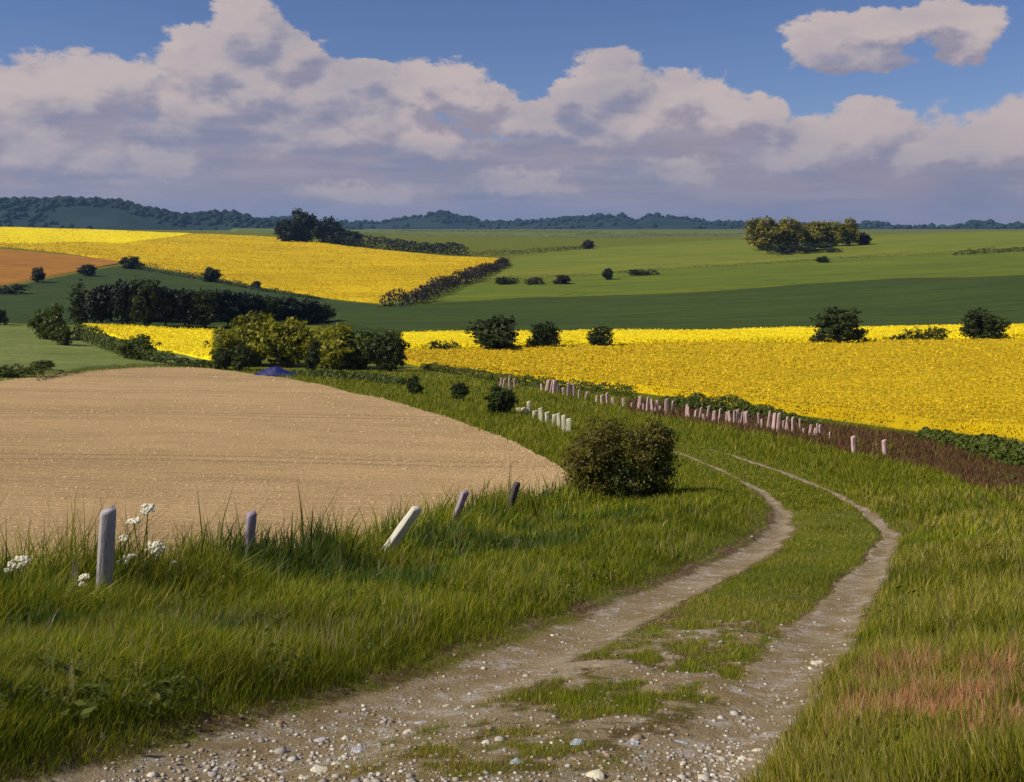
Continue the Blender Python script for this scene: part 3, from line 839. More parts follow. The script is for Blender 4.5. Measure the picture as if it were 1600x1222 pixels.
plant("pasture_tree", "soft green tree on the rough pasture left of the poplar", "tree", 'bush0', 78, 532, 54, 62, M_LEAF_MID)
plant("pasture_bush", "small bush leaning below the pasture tree", "bush", 'bush2', 100, 543, 32, 36, M_LEAF_MID)
plant("pasture_bush", "rounded green bush in front of the small yellow patch", "bush", 'bush0', 215, 562, 38, 62, M_LEAF_MID)
plant("pasture_bush", "low bush at lower left corner of the rough pasture", "bush", 'low0', 25, 592, 20, 80, M_LEAF_MID)
plant("pasture_bush", "small green bush by the edge of the tan field", "bush", 'bush1', 65, 582, 18, 40, M_LEAF_MID)
# bushes behind the tan field
for (c, r, hp, wp, k, m, lab) in [(352, 572, 60, 56, 'bush0', M_LEAF_LIME, "yellow green bush at the left end of the thicket beyond the tan field"),
                                  (400, 570, 80, 96, 'bush1', M_LEAF_LIME, "tallest yellow green bush of the thicket beyond the tan field"),
                                  (455, 572, 74, 90, 'bush2', M_LEAF_LIME, "broad yellow green bush in the middle of the thicket"),
                                  (520, 574, 68, 96, 'bush0', M_LEAF_LIME, "sloping olive bush right of middle in the thicket"),
                                  (565, 574, 58, 80, 'bush1', M_LEAF_MID, "olive bush next to the dark end of the thicket"),
                                  (610, 579, 62, 70, 'bush2', M_LEAF_DARK, "squarish dark green bush at the right end of the thicket"),
                                  (378, 578, 40, 44, 'bush2', M_LEAF_DARK, "dark bush in front of the left thicket"),
                                  (350, 577, 34, 34, 'bush0', M_LEAF_DARK, "small dark bush under the left thicket")]:
    plant("thicket_bush", lab, "bush", k, c, r, hp, wp, m, "thicket beyond the tan field")
plant("upright_shrub", "narrow upright dark shrub in front of the thicket", "shrub", 'slim0', 490, 579, 54, 24, M_LEAF_DARK)
# bushes on the green strip
plant("strip_bush", "upper small bush on the grass strip right of the tan field", "bush", 'bush1', 648, 617, 30, 28, M_LEAF_DARK)
plant("strip_bush", "smallest dark bush on the grass strip", "bush", 'bush2', 716, 626, 29, 30, M_LEAF_DARK)
plant("strip_bush", "round dark green bush beside the cream posts", "bush", 'bush0', 783, 650, 48, 50, M_LEAF_DARK)
# hedgerow trees of the valley
for (c, r, hp, wp, k, m, lab) in [(693, 553, 22, 46, 'low0', M_LEAF_BLUE, "low dark bush left of the two valley trees"),
                                  (776, 552, 54, 84, 'tree0', M_LEAF_DARK, "big round dark tree, left of the valley hedgerow pair"),
                                  (850, 550, 44, 58, 'tree1', M_LEAF_DARK, "dark green tree just right of the big valley tree"),
                                  (942, 548, 38, 42, 'tree2', M_LEAF_DARK, "small single tree on the yellow strip in mid valley"),
                                  (1312, 540, 58, 84, 'tree1', M_LEAF_DARK, "big dark tree standing at right on the yellow strip"),
                                  (1284, 540, 20, 44, 'low0', M_LEAF_BLUE, "low dark bush at the left foot of the big right hand valley tree"),
                                  (1450, 536, 26, 66, 'low0', M_LEAF_DARK, "low rounded dark bush between the two right valley trees"),
                                  (1412, 536, 15, 50, 'low0', M_LEAF_BLUE, "flat dark bush left of the low rounded bush on the yellow strip"),
                                  (1532, 534, 52, 62, 'tree2', M_LEAF_DARK, "dark tree near the right edge on the yellow strip")]:
    plant("valley_tree" if 'tree' in k else "valley_bush", lab, "tree" if 'tree' in k else "bush", k, c, r, hp, wp, m, "hedgerow along the yellow strip")
# bushes on the boundary of the far green slope
for (c, r, hp, wp, k, lab) in [(790, 446, 14, 40, 'low0', "low dark bush where the far boundary meets the hedge"),
                               (836, 446, 13, 34, 'low0', "flat dusky bush first along the far field boundary"),
                               (878, 445, 16, 30, 'bush1', "dusky bush second along the far field boundary"),
                               (951, 438, 20, 18, 'bush2', "small upright green bush in the middle of the far boundary"),
                               (1002, 432, 11, 46, 'low0', "flat dark bush right of the upright one on the far boundary"),
                               (1285, 412, 11, 22, 'bush0', "tiny dark bush under the ridge clump on the boundary"),
                               (920, 390, 16, 18, 'bush0', "tiny dusky bush on the plain left of the ridge field")]:
    plant("boundary_bush", lab, "bush", k, c, r, hp, wp, M_LEAF_PURPLE if c in (878, 836, 920) else M_LEAF_BLUE, "bushes along the far field boundary")

# hedges: leaf masses along a line
def hedge(name, label, pts, h_px, mat, width=1.0, leaf=None, n=2600, at_r=None, seed=0, ragged=0.35):
    g = np.random.default_rng(200 + seed)
    if at_r is None:
        poly = line(pts)
    else:
        poly = np.array([[r * math.sin(math.atan((c - 800) / F)), r * math.cos(math.atan((c - 800) / F))] for (c, _), r in zip(pts, at_r)])
    seg = np.hypot(*(poly[1:] - poly[:-1]).T); cum = np.concatenate([[0], np.cumsum(seg)])
    hs = np.array(h_px if isinstance(h_px, (list, tuple)) else [h_px] * len(pts), float) * poly[:, 1] / F
    H = hs.mean()
    t = g.uniform(0, cum[-1], n)
    x = np.interp(t, cum, poly[:, 0]); y = np.interp(t, cum, poly[:, 1]); h = np.interp(t, cum, hs)
    h = h * np.clip(1 + ragged * (wob(t, t * 0.3, H * 0.9, seed) + 0.5 * wob(t, t, H * 0.35, seed + 1)), 0.25, 1.6)
    u = g.uniform(0, 1, n) ** 0.7
    th = g.uniform(0, 2 * math.pi, n)
    half = width * h * 0.5 * np.sqrt(np.clip(1.02 - u ** 2.4, 0.02, 1))
    x = x + np.cos(th) * half * g.uniform(0.5, 1, n); y = y + np.sin(th) * half * g.uniform(0.5, 1, n)
    z = gz(x, y)
    p0 = poly.mean(0); z0 = float(gz(p0[0], p0[1]))
    pts3 = np.stack([x - p0[0], y - p0[1], z - z0 + u * h], 1)
    nr = np.stack([np.cos(th), np.sin(th), 0.3 + u], 1) + g.standard_normal((n, 3)) * 0.6
    v, f = leaf_quads(pts3, nr, leaf or H * 0.10, g)
    tone = np.clip(0.45 + 0.35 * wob(t, u * H, H * 0.5, seed + 3) + g.normal(0, 0.15, n), 0, 1)
    tn = np.repeat(tone, 4)
    o = obj(name, mesh(name, v, [f], tint=np.stack([tn] * 3, 1)), mat, loc=(p0[0], p0[1], z0))
    return tag(o, label, "hedge")

hedge("hedge", "dark hedge trailing down the lower edge of the yellow hill", [(205, 421), (260, 430), (330, 441), (420, 458), (500, 470)], [14, 12, 10, 8, 6], M_LEAF_BLUE, 1.2, seed=1, n=3600)
hedge("hedge", "dusky purple hedge climbing right of the yellow hill field", [(600, 482), (650, 474), (700, 454), (750, 434), (792, 416)], [20, 24, 22, 18, 12], M_LEAF_PURPLE, 1.5, seed=2, n=6500)
hedge("hedge", "dark tree belt along the far top edge of the yellow hill", [(540, 378), (600, 390), (660, 400), (725, 409)], [16, 17, 18, 15], M_LEAF_BLUE, 1.6, seed=3, n=4200, at_r=[640, 620, 590, 560])
hedge("hedge", "dark hedge low on the plain right of the tree belt", [(725, 402), (800, 398), (870, 394), (930, 388)], [9, 8, 8, 6], M_LEAF_BLUE, 1.4, seed=4, n=2600)
hedge("hedge", "thin brown boundary hedge crossing the far green slope", [(700, 448), (800, 438), (950, 430), (1050, 422), (1200, 413), (1400, 401), (1600, 393)], [6, 6, 5, 5, 4.5, 5, 6], M_LEAF_PURPLE, 1.5, seed=5, n=9000)
hedge("hedge", "dark hedge stub at the right edge of the ridge field", [(1490, 400), (1550, 397), (1640, 393)], [8, 9, 9], M_LEAF_BLUE, 1.4, seed=6, n=2200)
hedge("hedge", "green hedge sloping down in front of the small yellow patch", [(118, 528), (160, 545), (210, 563), (260, 570), (330, 576)], [26, 24, 22, 18, 10], M_LEAF_MID, 1.1, seed=7, n=5200)
hedge("hedge", "thin dark hedge line along the far edge of the tan field at left", [(60, 598), (130, 585), (210, 577), (300, 574)], [7, 7, 7, 6], M_LEAF_DARK, 1.2, seed=8, n=3000)
hedge("hedge", "low green hedge at the top of the strip under the yellow field", [(660, 575), (760, 592), (850, 605), (920, 612), (990, 619)], [10, 13, 16, 18, 14], M_LEAF_MID, 1.5, seed=9, n=7000, leaf=0.11)
hedge("hedge", "blue green hedge hugging the lower edge of the yellow field", [(1040, 632), (1090, 643), (1150, 648), (1210, 655), (1280, 666)], [14, 24, 26, 18, 8], M_LEAF_MID, 1.4, seed=10, n=7000, leaf=0.10)
hedge("hedge", "dark green hedge at the right edge below the yellow field", [(1440, 692), (1500, 706), (1560, 724), (1640, 742), (1800, 770)], [16, 26, 34, 40, 46], M_LEAF_MID, 1.3, seed=11, n=8000, leaf=0.09)
hedge("hedge", "low hedge joining the thicket to the dark wood", [(500, 512), (560, 517), (640, 527)], [8, 9, 8], M_LEAF_MID, 1.4, seed=12, n=2600)
hedge("hedge", "pale rough hedge at the foot of the thicket", [(458, 584), (500, 587), (560, 593), (630, 602)], [6, 10, 12, 12], M_LEAF_MID, 1.6, seed=13, n=6000, leaf=0.16)

for k, (pts, rr, lab) in enumerate([([(545, 0), (640, 0), (760, 0), (900, 0), (1000, 0)], [1180, 1200, 1180, 1160, 1190], "thin dark hedge line across the near edge of the distant plain"),
                                    ([(900, 0), (1000, 0), (1080, 0), (1165, 0)], [1420, 1400, 1440, 1420], "thin hedge line on the plain left of the ridge clump"),
                                    ([(620, 0), (720, 0), (840, 0), (940, 0)], [1720, 1760, 1740, 1720], "farthest thin hedge line in the middle of the plain")]):
    hedge("hedge", lab, pts, 5.0, M_LEAF_BLUE, 2.0, seed=20 + k, n=2600, at_r=rr, ragged=0.6)

# the big bush by the bend
def big_bush():
    loc = P(968, 783)
    px = F / loc.y
    e = empty("bend_bush", loc)
    m = 1 / px
    c = crown_mesh("crown", [(-38 * m, 0, 62 * m, 46 * m, 46 * m, 56 * m), (-10 * m, 8 * m, 74 * m, 55 * m, 50 * m, 52 * m), (48 * m, 0, 66 * m, 36 * m, 42 * m, 56 * m),
                             (55 * m, 4 * m, 92 * m, 24 * m, 30 * m, 32 * m), (-55 * m, 0, 40 * m, 30 * m, 30 * m, 38 * m), (30 * m, -14 * m, 25 * m, 48 * m, 36 * m, 26 * m)], 420, 15000, 0.042, 0.10, 301, shell=0.5)
    obj("crown", c, M_LEAF_BROWN, e)
    c2 = crown_mesh("shade_side_leaves", [(10 * m, -34 * m, 40 * m, 26 * m, 16 * m, 26 * m), (52 * m, -22 * m, 44 * m, 26 * m, 22 * m, 40 * m), (66 * m, 6 * m, 74 * m, 18 * m, 26 * m, 44 * m)], 150, 5200, 0.036, 0.075, 302)
    obj("shade_side_leaves", c2, M_LEAF_DARK, e)  # shade of the bush's right side put into darker leaf colour
    obj("trunk", trunk_mesh("trunk", 1.5, 0.09, 4, 303, 4), M_BARK, e)
    tag(e, "large rounded bronze green bush by the bend of the track", "bush")
big_bush()

# ------------------------------------------------------------------ fence posts
def post_mesh(name, w, d, h, seed):
    """a split post: tapered, chipped edges, slanted weathered top"""
    g = np.random.default_rng(seed)
    zs = np.array([-0.3, 0.0, 0.33, 0.66, 0.97, 1.0]) * h
    sec = np.array([(-1, -0.88), (-0.88, -1), (0.88, -1), (1, -0.88), (1, 0.88), (0.88, 1), (-0.88, 1), (-1, 0.88)], float) * 0.5
    vs = []
    for i, z in enumerate(zs):
        k = 1.06 - 0.10 * (z / h) - (0.05 if i == 5 else 0.0)
        s = sec * k + g.normal(0, 0.035, sec.shape)
        top = (sec[:, 0] * 0.10 * h * w / 0.15 * 0.6 if i >= 4 else 0)
        vs.append(np.stack([s[:, 0] * w, s[:, 1] * d, np.full(8, z) + top], 1))
    i = np.arange(48).reshape(6, 8); j = np.roll(i, -1, 1)
    f = np.stack([i[:-1], j[:-1], j[1:], i[1:]], -1).reshape(-1, 4)
    return mesh(name, np.concatenate(vs), [f, i[-1][None, :], i[0][None, ::-1]])

def lean_post(name, label, base, top, w, mat, seed, yaw=0.0, group=None, hidden=0.0, d=None):
    """post from the seen foot to the seen top, both at the foot's range"""
    b = P(*base)
    b.z = float(hz(b.x, b.y))
    x, z = (top[0] - 800) / F * b.y, -(top[1] - HROW) / F * b.y
    v = Vector((x - b.x, 0.0, z - b.z))
    h = v.length
    me = post_mesh("post", w, d or w, h, seed)
    o = obj(name, me, mat, loc=b)
    o.rotation_euler = (Matrix.Rotation(math.atan2(v.x, v.z), 4, 'Y') @ Matrix.Rotation(yaw, 4, 'Z')).to_euler()
    return tag(o, label, "fence post", group)

FP = "fence posts along the tan field"
lean_post("fence_post", "tallest fence post, white lit edge, nearest at far left", (160, 962), (169, 796), 0.118, M_WOOD, 1, math.radians(30), FP)
lean_post("fence_post", "lilac grey upright fence post second from the left", (386, 908), (393, 801), 0.098, M_WOOD_LILAC, 2, math.radians(30), FP)
lean_post("fence_post", "bleached white fence post leaning steeply to the right", (590, 880), (652, 794), 0.112, M_WOOD_PALE, 3, math.radians(30), FP)
lean_post("fence_post", "lilac leaning fence post fourth from the left", (700, 836), (727, 768), 0.105, M_WOOD_LILAC, 4, math.radians(30), FP)
lean_post("fence_post", "dark leaning fence post at the far end of the row", (790, 812), (808, 755), 0.115, M_WOOD_DARK, 5, math.radians(30), FP)

PINK = [(780, 605), (815, 606), (860, 612), (960, 632), (1060, 649), (1130, 661), (1200, 673), (1300, 690)]
groups = [(782, 812, 9, 20), (848, 900, 9, 20), (906, 962, 14, 15), (968, 1030, 10, 17), (1038, 1052, 9, 20), (1060, 1080, 9, 17), (1088, 1114, 10, 19), (1124, 1176, 9, 22), (1186, 1214, 9, 26), (1222, 1242, 9, 24), (1250, 1304, 11, 18)]
posts_pink = [post_mesh("pink_post", 0.22, 0.14, 1.0, 30 + i) for i in range(4)]
for gi, (c0, c1, st, hp) in enumerate(groups):
    pi = -1
    for c in np.arange(c0, c1 + 1, st * 0.62):
        c = c + random.uniform(-1.8, 1.8)
        p = P(c, float(np.interp(c, *zip(*PINK))) + random.uniform(-2, 2))
        if random.random() < 0.12:
            continue
        pi += 1
        o = obj("paling", random.choice(posts_pink), M_WOOD_PINK, loc=p)
        px = F / p.y
        k = hp * random.choice((0.6, 0.85, 1.0, 1.1, 1.3)) * random.uniform(0.9, 1.1) / px
        wd = random.uniform(2.6, 5.0) / px / 0.22
        o.scale = (wd, wd, k)
        o.rotation_euler = (random.uniform(-0.1, 0.1), random.uniform(-0.16, 0.20), random.uniform(-0.6, 0.6))
        tag(o, "pale pink paling, %s from the left in the %s cluster along the yellow field" % (nth(pi), nth(gi)), "fence post", "pink palings along the yellow field")
lean_post("paling", "pale pink post standing alone, left of the last two on the brown bank", (1335, 713), (1333, 682), 0.17, M_WOOD_PINK, 50, 0.3, d=0.12)
lean_post("paling", "last pale pink post at the right end of the broken row", (1384, 717), (1381, 688), 0.16, M_WOOD_PINK, 51, 0.3, d=0.12)
posts_cream = [post_mesh("cream_post", 0.22, 0.14, 1.0, 40 + i) for i in range(3)]
for pi, (c, r, hp) in enumerate([(810, 644, 8), (818, 646, 10), (826, 648, 22), (836, 654, 12), (846, 661, 22), (856, 664, 18), (866, 670, 20), (874, 674, 26), (882, 677, 26), (889, 680, 24)]):
    p = P(c, r)
    px = F / p.y
    o = obj("paling", random.choice(posts_cream), M_WOOD_CREAM, loc=p)
    wd = random.uniform(5.5, 7.5) / px / 0.22
    o.scale = (wd, wd, hp / px)
    o.rotation_euler = (0, random.uniform(-0.1, 0.05), random.uniform(-0.3, 0.3))
    tag(o, "short cream paling, %s from the left of the cream row by the round bush" % nth(pi), "fence post", "cream palings by the round bush")

# ------------------------------------------------------------------ deep blue heaped sheet under the thicket
def blue_heap():
    b = P(430, 586)
    m = b.y / F
    g = np.random.default_rng(77)
    nx, ny = 22, 12
    X, Y = np.meshgrid(np.linspace(-36, 36, nx) * m, np.linspace(-1.0, 1.0, ny), indexing='ij')
    prof = np.interp(X / m, [-36, -14, 2, 20, 36], [0.03, 0.75, 1.1, 0.5, 0.03])
    Z = prof * np.clip(1 - np.abs(Y) ** 1.5, 0, 1) + 0.05 * g.standard_normal(X.shape) * prof + 0.03
    top = np.stack([X, Y, Z], -1).reshape(-1, 3)
    f = grid_faces(nx, ny)[:, ::-1]
    me = mesh("blue_heap", top, [f], smooth=True)
    mt, T, bs = material("blue_sheet", 0.5, 0.4)
    T.put(bs.inputs['Base Color'], T.mix(T.noise(pos(T), 3.0), (0.006, 0.010, 0.075), (0.010, 0.018, 0.13)))
    o = obj("blue_heap", me, mt, loc=b)
    s = o.modifiers.new("thick", 'SOLIDIFY'); s.thickness = 0.02
    tag(o, "deep blue heaped sheet under the thicket", "blue_heap")
blue_heap()

# ------------------------------------------------------------------ clods of the bare field
def clods():
    g = np.random.default_rng(41)
    n = 46000
    cs = g.uniform(-150, 915, n); u = g.uniform(0, 1, n)
    rn = np.interp(cs, *zip(*TAN_NEAR)); rf = np.interp(cs, *zip(*TAN_FAR))
    x, y = ground(cs, rn + (rf - rn) * u ** 1.3)
    s = 0.00055 * y * np.exp(g.normal(0, 0.45, n)) + 0.004
    z = gz(x, y) + 0.035
    k = np.array([[1, 0.2, 0], [-0.2, 1, 0], [-1, -0.3, 0], [0.3, -1, 0], [0.1, 0.1, 0.7]])
    v = np.stack([x, y, z], 1)[:, None, :] + k[None] * s[:, None, None] * g.uniform(0.6, 1.3, (n, 5, 3))
    i = (np.arange(n) * 5)[:, None]
    f = np.concatenate([i + np.array([[0, 1, 4]]), i + np.array([[1, 2, 4]]), i + np.array([[2, 3, 4]]), i + np.array([[3, 0, 4]])])
    t = np.array([[0.50, 0.340, 0.165], [0.44, 0.295, 0.138], [0.54, 0.385, 0.21]])[g.choice(3, n, p=[0.5, 0.3, 0.2])]
    m = tint_material("clods", 0.0, 0.95)
    tag(obj("clods", mesh("clods", v.reshape(-1, 3), [f], tint=np.repeat(t, 5, 0)), m), "pale crumbled clods strewn over the bare tan field", "soil", kind='stuff')
clods()

# ------------------------------------------------------------------ chalk stones on the track
def stone_mesh(seed):
    g = np.random.default_rng(seed)
    bm = bmesh.new()
    for q in g.standard_normal((16, 3)):
        q = q / np.linalg.norm(q)
        bm.verts.new((q[0] * g.uniform(0.8, 1.2), q[1] * g.uniform(0.6, 0.9), q[2] * 0.55))
    bmesh.ops.convex_hull(bm, input=bm.verts)
    for v in [v for v in bm.verts if not v.link_faces]:
        bm.verts.remove(v)
    me = bpy.data.meshes.new("stone"); bm.to_mesh(me); bm.free()
    return me
def stone_material(name, a, b_):
    m, T, b = material(name, 0.9, 0.15)
    n = T.noise(pos(T), 22.0, 6.0, 0.65)
    T.put(b.inputs['Base Color'], T.mix(T.ramp(n, 0.35, 0.65), a, b_))
    bump(T, b, n, 0.8, 0.02)
    return m
M_CHALK = stone_material("chalk", (0.50, 0.44, 0.31), (0.68, 0.62, 0.47))
M_FLINT = stone_material("grey_flint", (0.33, 0.31, 0.33), (0.47, 0.44, 0.45))
M_BLUEST = stone_material("blue_flint", (0.30, 0.36, 0.40), (0.42, 0.48, 0.50))
M_ROSE = stone_material("rose_stone", (0.50, 0.34, 0.29), (0.60, 0.44, 0.38))
stones = [stone_mesh(400 + i) for i in range(6)]
taken = []
def put_stone(c, r, wpx, mat, label, group):
    p = P(c, r)
    s = wpx * 0.5 * p.y / F
    if 'pebble' in label and any((p.x - q[0]) ** 2 + (p.y - q[1]) ** 2 < (s + q[2]) ** 2 * 1.1 for q in taken):
        return
    taken.append((p.x, p.y, s))
    p.z = float(hz(p.x, p.y)) + s * 0.02
    o = obj("stone", random.choice(stones), mat, loc=p)
    o.scale = (s, s, s * random.uniform(0.55, 0.9))
    o.rotation_euler = (random.uniform(-0.2, 0.2), random.uniform(-0.2, 0.2), random.uniform(0, 6.28))
    tag(o, label, "stone", group)
LCH = "cream chalk stone, %s from the left of the cream stones on the track"
LFL = "grey flint, %s from the left of the grey stones on the track"
LBL = "pale bluish stone, %s from the left of the bluish stones on the track"
LRO = "pinkish stone, %s from the left of the pinkish stones on the track"
for i, (c, r, w) in enumerate(sorted([(500, 1195, 44), (528, 1186, 30), (478, 1206, 34), (350, 1212, 24), (378, 1210, 30), (930, 1210, 50), (965, 1214, 36), (1120, 1216, 60), (1065, 1220, 44), (1135, 1196, 26), (1160, 1168, 34), (1186, 1158, 28), (1142, 1150, 26), (640, 1138, 34), (608, 1142, 22), (1282, 1026, 30), (1268, 1034, 18), (700, 1090, 22), (1078, 912, 12), (830, 1040, 14)])):
    put_stone(c, r, w, M_CHALK, LCH % nth(i), "cream chalk stones on the track")
for i, (c, r, w) in enumerate(sorted([(560, 1165, 44), (500, 1140, 40), (1205, 1205, 34), (1110, 1165, 30), (660, 1120, 26), (720, 1098, 28), (780, 1062, 20), (590, 1195, 26), (440, 1190, 30), (1175, 1110, 18)])):
    put_stone(c, r, w, M_FLINT, LFL % nth(i), "grey flints on the track")
for i, (c, r, w) in enumerate(sorted([(800, 1196, 40), (830, 1200, 24), (900, 1166, 36), (990, 1160, 34), (1005, 1175, 26), (985, 1190, 22), (1065, 1150, 30), (830, 1170, 18)])):
    put_stone(c, r, w, M_BLUEST, LBL % nth(i), "bluish stones on the track")
for i, (c, r, w) in enumerate(sorted([(1178, 1172, 26), (1145, 1142, 18), (590, 1155, 20)])):
    put_stone(c, r, w, M_ROSE, LRO % nth(i), "pinkish stones on the track")
for i in range(70):
    c, r = random.uniform(330, 1230), random.uniform(1130, 1222)
    put_stone(c, r, random.uniform(9, 17), random.choice((M_CHALK, M_FLINT, M_CHALK)), "small chalky pebble among the larger stones of the track", "pebbles on the track")

def gravel():
    g = np.random.default_rng(55)
    n = 26000
    cs = g.uniform(150, 1450, n); rs = 1240 - 520 * g.uniform(0, 1, n) ** 1.6
    x, y = ground(cs, rs)
    b, d, foot = track(x, y)
    keep = g.uniform(0, 1, n) < np.clip(b * 1.2 - 0.25, 0, 1) * (0.30 + 0.25 * foot)
    x, y = x[keep], y[keep]
    s = np.exp(g.normal(-4.9, 0.45, len(x)))
    p = np.stack([x, y, hz(x, y) + 0.014], 1)
    v, f = lumps(p * 0, s, 5)
    v = v * np.array([1.0, 1.0, 0.55]) + np.repeat(p, len(v) // len(p), 0)
    k = len(v) // len(x)
    base = np.array([[0.46, 0.41, 0.33], [0.34, 0.30, 0.27], [0.32, 0.24, 0.15], [0.58, 0.53, 0.42]])[g.choice(4, len(x), p=[0.35, 0.25, 0.25, 0.15])]
    t = np.repeat(base * g.uniform(0.7, 1.1, (len(x), 1)), k, 0)
    m = tint_material("gravel", 0.0, 0.95)
    tag(obj("gravel", mesh("gravel", v, [f], tint=t), m), "fine chalk and flint gravel strewn in the wheel ruts", "gravel", kind='stuff')
gravel()

# ------------------------------------------------------------------ grass
def blades(name, label, x, y, z, h, w, lean, tint, seed, cat="grass"):
    """tapering bent blades, three faces each"""
    g = np.random.default_rng(seed)
    n = len(x)
    an = g.uniform(0, 2 * math.pi, n)
    dx, dy = np.cos(an), np.sin(an)
    lx = lean * h * (dx * 0.8 + 0.35); ly = lean * h * dy * 0.8
    fa = g.uniform(0, math.pi, n)
    sx, sy = np.cos(fa) * w, np.sin(fa) * w * 0.6
    b = np.stack([x, y, z - 0.01], 1)
    v = np.empty((n, 5, 3))
    side = np.stack([sx, sy, np.zeros(n)], 1)
    mid = b + np.stack([lx * 0.32, ly * 0.32, h * 0.55], 1)
    v[:, 0] = b - side; v[:, 1] = b + side
    v[:, 2] = mid + side * 0.75; v[:, 3] = mid - side * 0.75
    v[:, 4] = b + np.stack([lx, ly, h * np.sqrt(np.clip(1 - (lean * 0.6) ** 2, 0.2, 1))], 1)
    i = (np.arange(n) * 5)[:, None]
    q = i + np.array([[0, 1, 2, 3]]); t = i + np.array([[3, 2, 4]])
    tt = np.repeat(tint, 5, 0)
    me = mesh(name, v.reshape(-1, 3), [q, t], tint=tt)
    return tag(obj(name, me, M_BLADE), label, cat, kind='stuff')

def pal(g, n, cols, wts):
    c = np.array(cols)[g.choice(len(cols), n, p=np.array(wts) / sum(wts))]
    return c * g.uniform(0.75, 1.2, (n, 1))

GREEN = [(0.205, 0.235, 0.008), (0.265, 0.275, 0.010), (0.125, 0.170, 0.010), (0.320, 0.290, 0.018), (0.460, 0.370, 0.110), (0.085, 0.125, 0.020)]
TANP = None
def near_grass():
    g = np.random.default_rng(91)
    n = 620000
    cs = g.uniform(-180, 1780, n)
    rs = 1300 - (1300 - 770) * g.uniform(0, 1, n) ** 1.15
    x, y = ground(cs, rs)
    r = np.hypot(x, y)
    dF, tF, sF = near_line(x, y, FENCE)
    bare, dep, foot = track(x, y)
    inside = (sF > 0) & (tF < 0.995)                     # on the tan field side
    clump = 0.5 + 0.5 * wob(x, y, 0.35, 7.0)
    keep = g.uniform(0, 1, n) < np.where(inside, np.clip(0.8 - dF / 0.7, 0, 1), np.clip(1.05 - bare * 1.25, 0.0, 1)) * np.clip(0.45 + 0.8 * clump, 0, 1)
    x, y, r, dF, inside, bare, cs, rs, clump = (q[keep] for q in (x, y, r, dF, inside, bare, cs, rs, clump))
    n = len(x)
    dl, tl, sl = near_line(x, y, LEFT_RUT); dr, tr, sr = near_line(x, y, RIGHT_RUT)
    tall = np.clip(1 - dF / 1.7, 0, 1) ** 1.3
    h = np.where(sl > 0, 0.10 + 0.10 * np.clip(dl / 2.0, 0, 1) + 0.46 * tall * np.where(g.uniform(0, 1, n) < 0.12, 1.5, 0.8), np.where(sr < 0, 0.10 + 0.14 * np.clip(dr / 1.2, 0, 1), 0.055))
    h = h * (0.55 + 0.7 * clump) * g.uniform(0.55, 1.35, n)
    h = h * np.clip(1.25 - bare, 0.3, 1)
    h = np.where((sl > 0) & (tl < 0.62), h * np.clip(0.35 + (dl - 0.35) * 1.6, 0.35, 1), h)
    far = np.clip(r / 9.0, 0.75, 3.0)
    w = 0.0036 * far * g.uniform(0.7, 1.4, n) * np.clip(h / 0.15, 0.7, 1.6)
    patch = wob(x, y, 0.9, 8.0) + 0.5 * wob(x, y, 0.3, 9.0)
    t = pal(g, n, GREEN, [4, 4, 3, 2, 0.7, 1.5])
    t = t * np.clip(1 + 0.38 * wob(x, y, 1.5, 31.0) + 0.2 * wob(x, y, 0.5, 32.0), 0.5, 1.5)[:, None]
    # sour yellow and worn tones towards the track and right verge
    dry = np.clip(0.5 + patch, 0, 1) * np.where(sl > 0, np.clip(0.9 - dl / 0.8, 0, 1), np.where(sr < 0, 0.75, 0.8))
    t2 = pal(g, n, [(0.390, 0.330, 0.040), (0.50, 0.40, 0.15), (0.30, 0.285, 0.026)], [3, 1.6, 3])
    m = g.uniform(0, 1, n) < dry
    t[m] = t2[m]
    # rusty sorrel patches low on the right
    rx = np.clip(1.3 - np.hypot((cs - 1480) / 170, (rs - 1140) / 95), 0, 1) * (wob(x, y, 0.22, 12.0) + 0.5 * wob(x, y, 0.09, 13.0) > 0.0)
    m = g.uniform(0, 1, n) < rx * 1.2
    t3 = pal(g, n, [(0.60, 0.30, 0.13), (0.54, 0.35, 0.19), (0.48, 0.20, 0.08)], [3, 2, 1])
    t[m] = t3[m]
    # dark lush clumps by the fence
    m = (patch < -0.22) & (sl > 0) & (dF < 3.0)
    t[m] = t[m] * np.array([0.45, 0.62, 1.2])
    z = hz(x, y)
    lean = np.clip(g.normal(0.42, 0.22, n), 0.05, 1.0)
    blades("grass", "green verge grass around the track, tallest along the fence", x, y, z, h, w, lean, t, 92)
near_grass()

